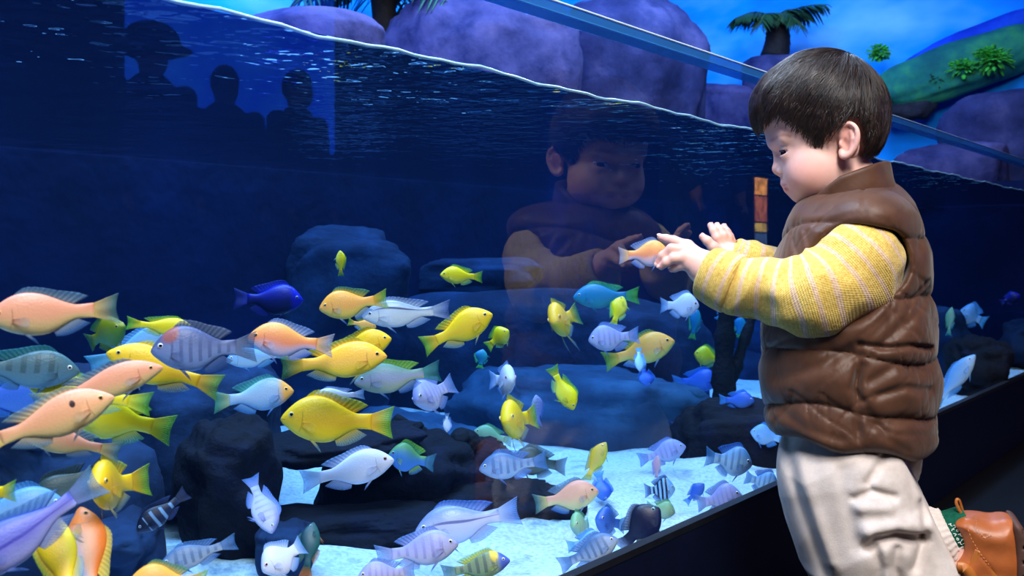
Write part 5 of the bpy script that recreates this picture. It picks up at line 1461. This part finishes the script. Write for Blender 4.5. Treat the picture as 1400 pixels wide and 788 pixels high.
def vest_sdf(P):
    y = P[:, 1]
    x0, x1, rz = np.interp(y, RY_, RX0), np.interp(y, RY_, RX1), np.interp(y, RY_, RZ_)
    cx, rx = (x0 + x1) / 2, (x1 - x0) / 2
    u, v = (P[:, 0] - cx) / rx, P[:, 2] / rz
    # rounded-box section
    e = (np.abs(u) ** 2.5 + np.abs(v) ** 2.5 + 1e-9) ** (1 / 2.5)
    d = (e - 1) * np.minimum(rx, rz) * 0.9
    top = K(1160, 244, 0)[1]
    d = smax(d, (y - top + 0.9 * np.abs(P[:, 2]) * 0.35) * 0.9, 0.03)
    # padded chambers between the stitched seams
    yt = y + .012 * np.sin(np.arctan2(v, u) * 2 + .6) - .05 * (P[:, 0])
    wob = .0035 * sine_noise(P, 9, 41)
    yy = yt + wob
    k = np.clip(np.searchsorted(SEAMS, yy) - 1, 0, len(SEAMS) - 2)
    S_ = np.array(SEAMS); t = np.clip((yy - S_[k]) / (S_[k + 1] - S_[k]), 0, 1)
    puff = np.sin(np.pi * t) ** 0.42
    # side seam from the armhole to the hem
    sx = np.abs(P[:, 0] - K(1176, 550, .12)[0] + .004 * sine_noise(P, 8, 47)); low = np.clip((K(1176, 462, .12)[1] - y) / .02, 0, 1)
    hemc = np.clip((y - K(1176, 606, .12)[1]) / .015, 0, 1); side = 1 - .8 * low * hemc * np.exp(-(sx / .005) ** 2)
    # fine creases running out from the seams and long soft ones between
    near = 0.30 + 0.70 * np.exp(-(np.minimum(t, 1 - t) / .20) ** 2)
    a1 = np.arctan2(v, u) * .11
    wv = .006 * sine_noise(P, 10, 51)
    n1 = sine_noise(np.stack([a1 + wv, y * .30, 0 * y], -1), 26, 53)
    n2 = sine_noise(np.stack([a1 * .55 + y * .60 + wv, y * .25, 0 * y], -1), 20, 54)
    n3 = sine_noise(np.stack([a1 * .5 - y * .65 + wv, y * .25, 0 * y], -1), 17, 55)
    val = np.exp(-(n1 / .16) ** 2) * near + .8 * np.exp(-(n2 / .14) ** 2) * (.4 + .6 * near) + .7 * np.exp(-(n3 / .14) ** 2) * (sine_noise(P, 6, 58) > 0)
    d = d - .0068 * (puff * side - 0.82) + .0012 * val + .0012 * sine_noise(P, 14, 57)
    nearside = np.clip((P[:, 2] - .02) / .04, 0, 1)
    for ln, w_, A_ in VEST_LINES:
        d = d + nearside * A_ * .62 * np.exp(-(line_dist(P[:, :2], ln) / (w_ * 1.25)) ** 2)
    # hem
    hem = K(1050, 596, .1)[1] + (P[:, 0] - K(1050, 596, .1)[0]) * (K(1240, 630, .1)[1] - K(1050, 596, .1)[1]) / (K(1240, 630, .1)[0] - K(1050, 596, .1)[0]) + .004 * np.sin(a1 * 60)
    d = smax(d, hem - y, 0.022)
    # shoulder
    for sg in (1, -1):
        q = P.copy(); q[:, 2] *= sg
        d = smin(d, s_ell(q, K(1188, 300, .084), (.040, .030, .044)), 0.025)
        arm = s_chain(q, [K(1182, 352, .06), K(1180, 358, .095), K(1150, 384, .145), K(1105, 415, .19)], [.0445, .0445, .048, .052], .02)
        d = smax(d, -arm, 0.010)
    return d
vlo = np.array([K(1030, 640, 0)[0] - .015, K(1160, 648, 0)[1], -.155]); vhi = np.array([K(1295, 225, 0)[0] + .01, K(1160, 232, 0)[1], .155])
V, Fq = mesh_sdf(vest_sdf, vlo, vhi, .0024)
vest = boy_part('vest', V, Fq, M_nylon)
# standing collar
def collar_sdf(P):
    c = K(1157, 266, 0); n_ = np.array([-.36, .93, 0]); n_ /= np.linalg.norm(n_); u = np.array([n_[1], -n_[0], 0])
    q = P - c; t = q @ n_; a = q @ u; b = q[:, 2]
    flare = 1 + t * 1.5
    e = np.sqrt((a / (.0540 * flare)) ** 2 + (b / (.0540 * flare)) ** 2)
    d = np.abs((e - 1) * .056) - .0062 - .0012 * sine_noise(P, 22, 61)
    topl = .021 - .016 * np.clip(-a / .054, 0, 1)
    return smax(d, np.maximum(t - topl, -t - .024), 0.006)
cc = K(1152, 268, 0)
V, Fq = mesh_sdf(collar_sdf, cc - .085, cc + .085, .0020)
boy_part('collar', V, Fq, M_nylon, vest)
# trousers
M_cloth = None
def cotton_mat():
    m, nt, out = mat('cream_cotton')
    b = principled(nt, out, Roughness=0.85); b.inputs['Specular IOR Level'].default_value = 0.2
    r = ramp(nt, [(0.3, lin((204, 192, 186))), (0.7, lin((222, 211, 206)))], noise_tex(nt, 60, 3.0))
    nt.links.new(r.outputs[0], b.inputs['Base Color']); b.inputs['Sheen Weight'].default_value = 0.2
    fabric_bump(nt, b, 500, 0.25, 0.001)
    return m
M_cloth = cotton_mat()
TROUSER_LINES = px_lines([
    ([(1186, 742), (1198, 730), (1225, 727), (1262, 738)], .0055, .0100), ([(1188, 719), (1228, 712), (1264, 720)], .0110, -.0090),
    ([(1196, 744), (1203, 770), (1200, 800)], .0055, .0050), ([(1211, 748), (1210, 790)], .0080, -.0040), ([(1226, 746), (1221, 770), (1232, 800)], .0055, .0050), ([(1242, 756), (1250, 790)], .0090, -.0040),
    ([(1076, 606), (1086, 660), (1105, 712), (1131, 786)], .0080, .0050), ([(1092, 630), (1110, 690), (1136, 765)], .0100, -.0050),
    ([(1212, 618), (1200, 636), (1186, 656)], .0050, .0050), ([(1168, 676), (1192, 666), (1222, 676)], .0045, .0050), ([(1176, 688), (1214, 690)], .0080, -.0050),
    ([(1240, 634), (1246, 664), (1252, 696)], .0055, .0030), ([(1150, 640), (1160, 690), (1172, 740)], .0090, .0030), ([(1262, 690), (1266, 730), (1250, 775)], .0050, .0060)], .11)
def trouser_sdf(P):
    d = s_ell(P, K(1164, 590, 0), (.078, .085, .094))
    d = smin(d, s_cone(P, K(1180, 655, .045), K(1202, 735, .065), .0780, .060), .03)
    d = smin(d, s_cone(P, K(1158, 660, .045), KN_L + np.array([0, .012, 0]), .086, .060), .03)
    d = smin(d, s_cone(P, K(1150, 640, -.055), KN_R + np.array([0, .012, 0]), .072, .058), .025)
    d = smin(d, s_cone(P, KN_L + np.array([.01, .005, 0]), K(1284, 732, .062), .060, .0445), .022)
    d = smin(d, s_cone(P, KN_R + np.array([.01, .005, 0]), K(1262, 760, -.075), .056, .040), .02)
    d = smin(d, s_ell(P, K(1212, 655, .062), (.040, .066, .048)), .03)
    y = P[:, 1]
    q = np.stack([P[:, 0] * .9 + y * .55 + .012 * sine_noise(P, 5, 71), y * .35 - P[:, 0] * .3, P[:, 2] * .7], -1)
    q2 = np.stack([P[:, 0] * .25 + .010 * sine_noise(P, 6, 72), y * .9 - P[:, 0] * .55, P[:, 2] * .5], -1)
    cr = (1 - np.abs(sine_noise(q, 9, 73))) * .7 + (1 - np.abs(sine_noise(q2, 12, 74))) * .7
    d = d - .0048 * (cr - .85)
    ns = np.clip((P[:, 2] - .03) / .03, 0, 1)
    for ln, w_, A_ in TROUSER_LINES:
        d = d + ns * A_ * np.exp(-(line_dist(P[:, :2], ln) / w_) ** 2)
    cut = (P - K(1288, 734, .062)) @ (lambda v: v / np.linalg.norm(v))(K(1310, 728, .062) - K(1282, 738, .062))
    m = P[:, 1] > K(1290, 800, 0)[1]
    d = np.where(m & (P[:, 2] > 0), smax(d, cut - .001, .006), d)
    d = smax(d, FLOOR_Y + .001 - y, .004)
    return d
tlo = np.array([K(1040, 700, 0)[0] - .02, FLOOR_Y - .004, -.16]); thi = np.array([K(1330, 700, 0)[0] + .02, K(1160, 560, 0)[1], .16])
V, Fq = mesh_sdf(trouser_sdf, tlo, thi, .0026)
trousers = boy_part('trousers', V, Fq, M_cloth)
# ribbed ankle band
a0, a1_ = K(1281, 738.5, .062), K(1303, 730, .062); ax = (a1_ - a0) / np.linalg.norm(a1_ - a0); e1 = np.cross(ax, [0, 0, 1.0]); e1 /= np.linalg.norm(e1); e2 = np.cross(ax, e1)
n_, m_ = 14, 120
th = np.linspace(0, 2 * np.pi, m_, endpoint=False)
rows = []
for i in range(n_):
    t = i / (n_ - 1); R_ = (.0385 - .0065 * t) * (1 + .022 * np.sin(th * 30)) - (.006 if i in (0, n_ - 1) else 0) - .0015 * math.sin(t * math.pi * 3)
    rows.append(a0 + ax * np.linalg.norm(a1_ - a0) * t + R_[:, None] * (np.cos(th)[:, None] * e1 + .92 * np.sin(th)[:, None] * e2))
boy_part('ankle_band', np.concatenate(rows), grid_faces(n_, m_, True), M_cloth, trousers)

# sock with white lettering-like pattern
a0, a1_ = K(1296, 733, .062), K(1330, 722, .062)
rows = []
for i in range(12):
    t = i / 11; R_ = np.full(m_, .0285 - .001 * t); rows.append(a0 + (a1_ - a0) * t + R_[:, None] * (np.cos(th)[:, None] * e1 + .95 * np.sin(th)[:, None] * e2))
sock = boy_part('sock', np.concatenate(rows), grid_faces(12, m_, True), plain('green_sock', (8, 84, 66), 0.85, 0.2, noise=0.25, scale=200, bstr=0.2))
strokes = []
for k in range(7):     # two rows of small white strokes that run round the ankle
    for row in (0, 1):
        ang0 = math.radians(232 + k * 11 + row * 5); base = a0 + (a1_ - a0) * (.30 + .15 * row)
        pat = [[(0, -.7), (0, .7), (.5, 0), (1, .7)], [(0, .7), (.6, .7), (.2, 0), (.7, -.7)], [(0, -.6), (.5, .7), (.9, -.6)], [(0, 0), (.5, .6), (.9, 0), (.5, -.6), (0, 0)]][(k + row * 2) % 4]
        pts = []
        for u_, v_ in pat:
            ang = ang0 + u_ * .12; pts.append(base + ax * (v_ * .0022) + .0291 * (math.cos(ang) * e1 + .95 * math.sin(ang) * e2))
        pts = np.array(pts); kk = np.linspace(0, len(pts) - 1, 10); pts = np.stack([np.interp(kk, np.arange(len(pts)), pts[:, j]) for j in range(3)], -1)
        Vt, Ft, cap = tube_np(pts, .00055, 5); strokes.append((Vt, np.concatenate([Ft, np.array(cap)]), None))
Vt, Ft, _ = join_np(strokes); boy_part('white_pattern', Vt, Ft, plain('white_yarn', (214, 226, 220), 0.8, 0.2), sock)

# shoe: tan, heel up, sole to the right, toes towards the floor
def leather(name, rgb):
    m, nt, out = mat(name)
    b = principled(nt, out, Roughness=0.42); b.inputs['Specular IOR Level'].default_value = 0.45
    d = tuple(x * .82 for x in rgb)
    r = ramp(nt, [(0.3, lin(d)), (0.7, lin(rgb))], noise_tex(nt, 30, 3.0)); nt.links.new(r.outputs[0], b.inputs['Base Color'])
    fabric_bump(nt, b, 320, 0.15, 0.001); return m
M_tan, M_tan2, M_sole, M_stitch = leather('tan_leather', (188, 102, 52)), leather('tan_strap', (196, 114, 48)), plain('brown_rubber', (84, 58, 50), 0.6, 0.3, noise=0.2, scale=60), plain('pale_stitching', (226, 160, 110), 0.7, 0.2)
SC_ = .070
def S2(px, py): return K(px, py, SC_)[:2]
UP = smooth_poly([S2(*q) for q in ((1301, 712), (1316, 703), (1334, 704), (1354, 708), (1370, 704), (1384, 707), (1392, 722), (1396, 760), (1398, 830), (1398, 884), (1384, 916), (1356, 912), (1336, 880), (1322, 838), (1308, 806), (1302, 782), (1304, 764), (1313, 750), (1317, 736), (1311, 722))], 2)
SOLE = smooth_poly([S2(*q) for q in ((1378, 706), (1390, 708), (1400, 724), (1404, 760), (1406, 830), (1406, 886), (1392, 924), (1360, 924), (1340, 904), (1344, 896), (1364, 904), (1384, 900), (1386, 860), (1384, 780), (1382, 730))], 2)
def extr(P, poly, half, r):
    d2 = s_poly(P[:, :2], poly) + r; dz = np.abs(P[:, 2] - SC_) - half + r
    return np.minimum(np.maximum(d2, dz), 0) + np.sqrt(np.maximum(d2, 0) ** 2 + np.maximum(dz, 0) ** 2) - r
def upper_sdf(P):
    d = extr(P, UP, .035, .021) - .0008 * sine_noise(P, 30, 81)
    # stitched panel lines pressed into the leather
    for line in ([(1318, 712), (1326, 735), (1338, 756), (1352, 774), (1366, 796), (1374, 830)], [(1336, 708), (1338, 722), (1346, 734), (1354, 730), (1356, 712)]):
        pts = [K(x, y, SC_ + .0345) for x, y in line]
        d = smax(d, -s_chain(P, pts, [.0007] * len(pts), .001), .002)
    return d
slo, shi = bbox(np.array([np.append(q, SC_) for q in UP]), .014); slo[2] -= .03; shi[2] += .03
slo[1] = max(slo[1], FLOOR_Y - .002)
shoe_root = empty('shoe', (0, 0, 0)); shoe_root.parent = BOY
V, Fq = mesh_sdf(upper_sdf, slo, shi, .0019); boy_part('upper', V, Fq, M_tan, shoe_root)
def sole_sdf(P):
    d = extr(P, SOLE, .037, .008)
    y = P[:, 1]; g = np.sin(y * 2 * np.pi / .0165)
    return smax(d, -(np.maximum(np.abs(P[:, 0] - S2(1400, 760)[0]) - .0065, (0.72 - g) * .004)), .0015)
V, Fq = mesh_sdf(sole_sdf, slo - .006, shi + np.array([.012, .006, .006]), .0017); boy_part('sole', V, Fq, M_sole, shoe_root)
def strap(name, line, w_, lift, m_):
    pts = [K(x, y, SC_ + .0335 + lift) for x, y in line]
    kk = np.linspace(0, len(pts) - 1, 24); pts = np.stack([np.interp(kk, np.arange(len(pts)), np.array(pts)[:, j]) for j in range(3)], -1)
    for _ in range(4): pts[1:-1] = .25 * pts[:-2] + .5 * pts[1:-1] + .25 * pts[2:]
    T = np.gradient(pts, axis=0); T /= np.linalg.norm(T, axis=1)[:, None]; Z_ = np.array([0, 0, 1.0]); S_ = np.cross(T, Z_)
    ring = [S_ * w_ + Z_ * -.002, S_ * w_ * .92 + Z_ * .002, -S_ * w_ * .92 + Z_ * .002, -S_ * w_ + Z_ * -.002]
    VV = np.stack([pts + q for q in ring], 1).reshape(-1, 3)
    Fq = grid_faces(24, 4, True); Fq = np.concatenate([Fq, [[3, 2, 1, 0]], [[92, 93, 94, 95]]])
    return boy_part(name, VV, Fq, m_, shoe_root)
strap('strap', [(1346, 756), (1338, 776), (1332, 800), (1328, 826)], .0105, -.0022, M_tan2)
strap('strap', [(1364, 772), (1360, 796), (1356, 830), (1354, 860)], .0105, -.0016, M_tan2)
strap('strap', [(1309, 776), (1318, 776), (1326, 784), (1333, 800)], .006, .0004, M_tan2)
# pull loop at the heel
lp = [K(x, y, SC_ + c) for x, y, c in ((1317, 707, .004), (1311, 697, .006), (1307, 688, .006), (1308, 682.5, .005), (1311.5, 683.5, .004), (1314, 691, .002), (1316.5, 700, .0), (1321, 706, -.002))]
kk = np.linspace(0, len(lp) - 1, 30); lp = np.stack([np.interp(kk, np.arange(len(lp)), np.array(lp)[:, j]) for j in range(3)], -1)
for _ in range(2): lp[1:-1] = .25 * lp[:-2] + .5 * lp[1:-1] + .25 * lp[2:]
Vt, Ft, cap = tube_np(lp, .0011, 8, flat=1.6); boy_part('pull_loop', Vt, np.concatenate([Ft, np.array(cap)]), M_tan2, shoe_root)
# stitching
st = []
for line in ([(1320, 714), (1328, 737), (1340, 757), (1354, 775)], [(1334, 708), (1336, 723), (1346, 737), (1357, 731)]):
    pts = np.array([K(x, y, SC_ + .0352) for x, y in line]); kk = np.linspace(0, len(pts) - 1, 27); pts = np.stack([np.interp(kk, np.arange(len(pts)), pts[:, j]) for j in range(3)], -1)
    for a, b in zip(pts[:-1:2], pts[1::2]):
        Vt, Ft, cap = tube_np(np.array([a, (a + b) / 2, b]), [.0003, .0005, .0003], 5); st.append((Vt, np.concatenate([Ft, np.array(cap)]), None))
Vt, Ft, _ = join_np(st); boy_part('stitching', Vt, Ft, M_stitch, shoe_root)

# ---------------------------------------------------------------- visitors across the room (seen as reflections in the glass)
M_coat = plain('dark_coat', (12, 14, 22), 0.8, 0.2, noise=0.2, scale=20)
M_jeans = plain('blue_jeans', (26, 58, 110), 0.8, 0.2, noise=0.3, scale=60)
M_face = plain('visitor_skin', (150, 110, 96), 0.6, 0.3, noise=0.05, scale=20)
def visitor(a_, t_, h, face, label, raised=False, mc=None, mt=None, hat=False):
    root = empty('person', gp(a_, t_, 0)); tag(root, label, 'person')
    k = h / 1.72; ca, sa = math.cos(face), math.sin(face)
    def add(nm, f, lo, hi, m, res=.014):
        V, Fq = mesh_sdf(lambda P: f(P / k) * k, np.array(lo) * k, np.array(hi) * k, res)
        W = np.stack([V[:, 0] * ca - V[:, 1] * sa, V[:, 0] * sa + V[:, 1] * ca, V[:, 2]], -1)
        return link_mesh(nm, np_mesh(nm, W, Fq), m, root)
    A = lambda *q: np.array(q, float)
    def arms(side):
        if raised: return [A(0, side * .19, 1.38), A(.16, side * .26, 1.36), A(.26, side * .12, 1.60)]
        return [A(0, side * .20, 1.38), A(.0, side * .25, 1.10), A(.10, side * .22, .86)]
    def body(P):
        d = s_ell(P, A(0, 0, 1.60), A(.095, .075, .115)); d = smin(d, s_ell(P, A(.02, 0, 1.55), A(.075, .06, .075)), .03)
        d = smin(d, s_cone(P, A(.10, 0, 1.585), A(.105, 0, 1.575), .012, .014), .02)
        for s_ in (1, -1): d = smin(d, s_ell(P, A(-.005, s_ * .078, 1.585), A(.02, .012, .032)), .01)
        d = smin(d, s_cone(P, A(-.01, 0, 1.52), A(-.01, 0, 1.40), .05, .055), .03)
        d = smin(d, s_ell(P, A(0, 0, 1.2), A(.10, .16, .25)), .06)
        for s_ in (1, -1):
            q = arms(s_); d = smin(d, s_chain(P, q, [.045, .038, .028], .02), .03)
            dr = (q[2] - q[1]) / np.linalg.norm(q[2] - q[1])
            d = smin(d, s_ell(P, q[2] + dr * .05, A(.03, .02, .045)), .02)
            for j in range(4): d = smin(d, s_cone(P, q[2] + dr * .07 + A(0, (j - 1.5) * .014, 0), q[2] + dr * .135 + A(0, (j - 1.5) * .017, 0), .008, .007), .006)
            d = smin(d, s_chain(P, [A(0, s_ * .09, .92), A(.01, s_ * .10, .5), A(-.01, s_ * .10, .09)], [.085, .06, .042], .03), .05)
            d = smin(d, s_ell(P, A(.06, s_ * .10, .045), A(.12, .045, .045)), .02)
        return d
    add('body', body, (-.3, -.4, -.01), (.5, .4, 1.8), M_face)
    add('hair', lambda P: smax(s_ell(P, A(-.012, 0, 1.625), A(.105, .086, .112)), -s_ell(P, A(.12, 0, 1.55), A(.10, .10, .115)), .02), (-.2, -.2, 1.4), (.2, .2, 1.8), M_hair)
    if hat:
        add('hat', lambda P: smin(s_ell(P, A(-.01, 0, 1.67), A(.15, .15, .11)), s_ell(P, A(0, 0, 1.62), A(.21, .21, .025)), .05), (-.3, -.3, 1.4), (.3, .3, 1.85), M_coat)
    def coat(P):
        d = s_ell(P, A(0, 0, 1.18), A(.13, .20, .33)); d = smin(d, s_cone(P, A(0, 0, .95), A(0, 0, .72), .15, .17), .10)
        d = smin(d, s_ell(P, A(-.01, 0, 1.42), A(.08, .09, .06)), .04)
        for s_ in (1, -1):
            q = arms(s_); d = smin(d, s_chain(P, q, [.068, .058, .045], .03), .04)
        return smax(d + .006 * sine_noise(P, 5, 91), .78 - P[:, 2], .02)
    add('coat', coat, (-.35, -.45, .7), (.5, .45, 1.75), mc or M_coat)
    def legs(P):
        d = None
        for s_ in (1, -1):
            q = s_chain(P, [A(0, s_ * .085, .92), A(.01, s_ * .10, .5), A(-.01, s_ * .10, .10)], [.105, .08, .07], .03); d = q if d is None else smin(d, q, .03)
        return d + .004 * sine_noise(P, 6, 93)
    add('trousers', legs, (-.2, -.3, .02), (.2, .3, 1.1), mt or M_coat)
    def shoes(P):
        d = None
        for s_ in (1, -1):
            q = s_ell(P, A(.06, s_ * .10, .045), A(.135, .055, .055)); d = q if d is None else np.minimum(d, q)
        return smax(d, .002 - P[:, 2], .01)
    add('shoes', shoes, (-.2, -.3, -.02), (.3, .3, .2), M_coat, .010)
face_tank = math.atan2(GN.y, GN.x)
def mirror_at(px, t_):
    r = ray(px, HY); Z = (GD - t_) / (GN.x * r.x + GN.y); return (GU.x * r.x + GU.y) * Z
visitor(mirror_at(208, -4.4), -4.4, 1.80, face_tank, 'dark clad visitor in a bulky wide hat, reflected leftmost in the glass', hat=True)
visitor(mirror_at(308, -4.8), -4.8, 1.76, face_tank + .2, 'dark clad visitor standing straight, reflected between two other figures')
visitor(mirror_at(408, -4.3), -4.3, 1.70, face_tank - .2, 'dark clad shorter visitor, rightmost of the three reflected figures')
visitor(mirror_at(950, -1.5), -1.5, 1.72, face_tank, 'visitor in blue jeans reflected faintly left of the boy\'s face', mc=M_jeans, mt=M_jeans)
# lit pillar sign reflected beside the boy's chin
sa_ = mirror_at(1033, -1.9)
sg = empty('sign_pillar', gp(sa_, -1.9, 0)); tag(sg, 'slim lit pillar with orange and yellow picture bands, reflected beside the boy', 'sign')
child_of(gbox('post', sa_ - .08, sa_ + .08, -1.95, -1.87, 0, 1.02, M_floor), sg)
def glow(name, rgb, st):
    m, nt, out = mat(name); e = node(nt, 'ShaderNodeEmission', i_Strength=st)
    r = ramp(nt, [(0.35, tuple(v * .4 for v in lin(rgb)[:3]) + (1,)), (0.65, lin(rgb))], noise_tex(nt, 22, 2.0)); nt.links.new(r.outputs[0], e.inputs[0]); nt.links.new(e.outputs[0], out.inputs[0]); return m
for nm, z0, z1, rgb, st in (('orange_cap', .90, 1.0, (240, 160, 70), 7.0), ('picture', .74, .89, (226, 130, 90), 3.5), ('yellow_band', .68, .73, (226, 190, 90), 4.5), ('blue_picture', .56, .67, (110, 150, 210), 2.0)):
    child_of(gbox(nm, sa_ - .075, sa_ + .075, -1.87, -1.862, z0, z1, glow('lit_' + nm, rgb, st)), sg)
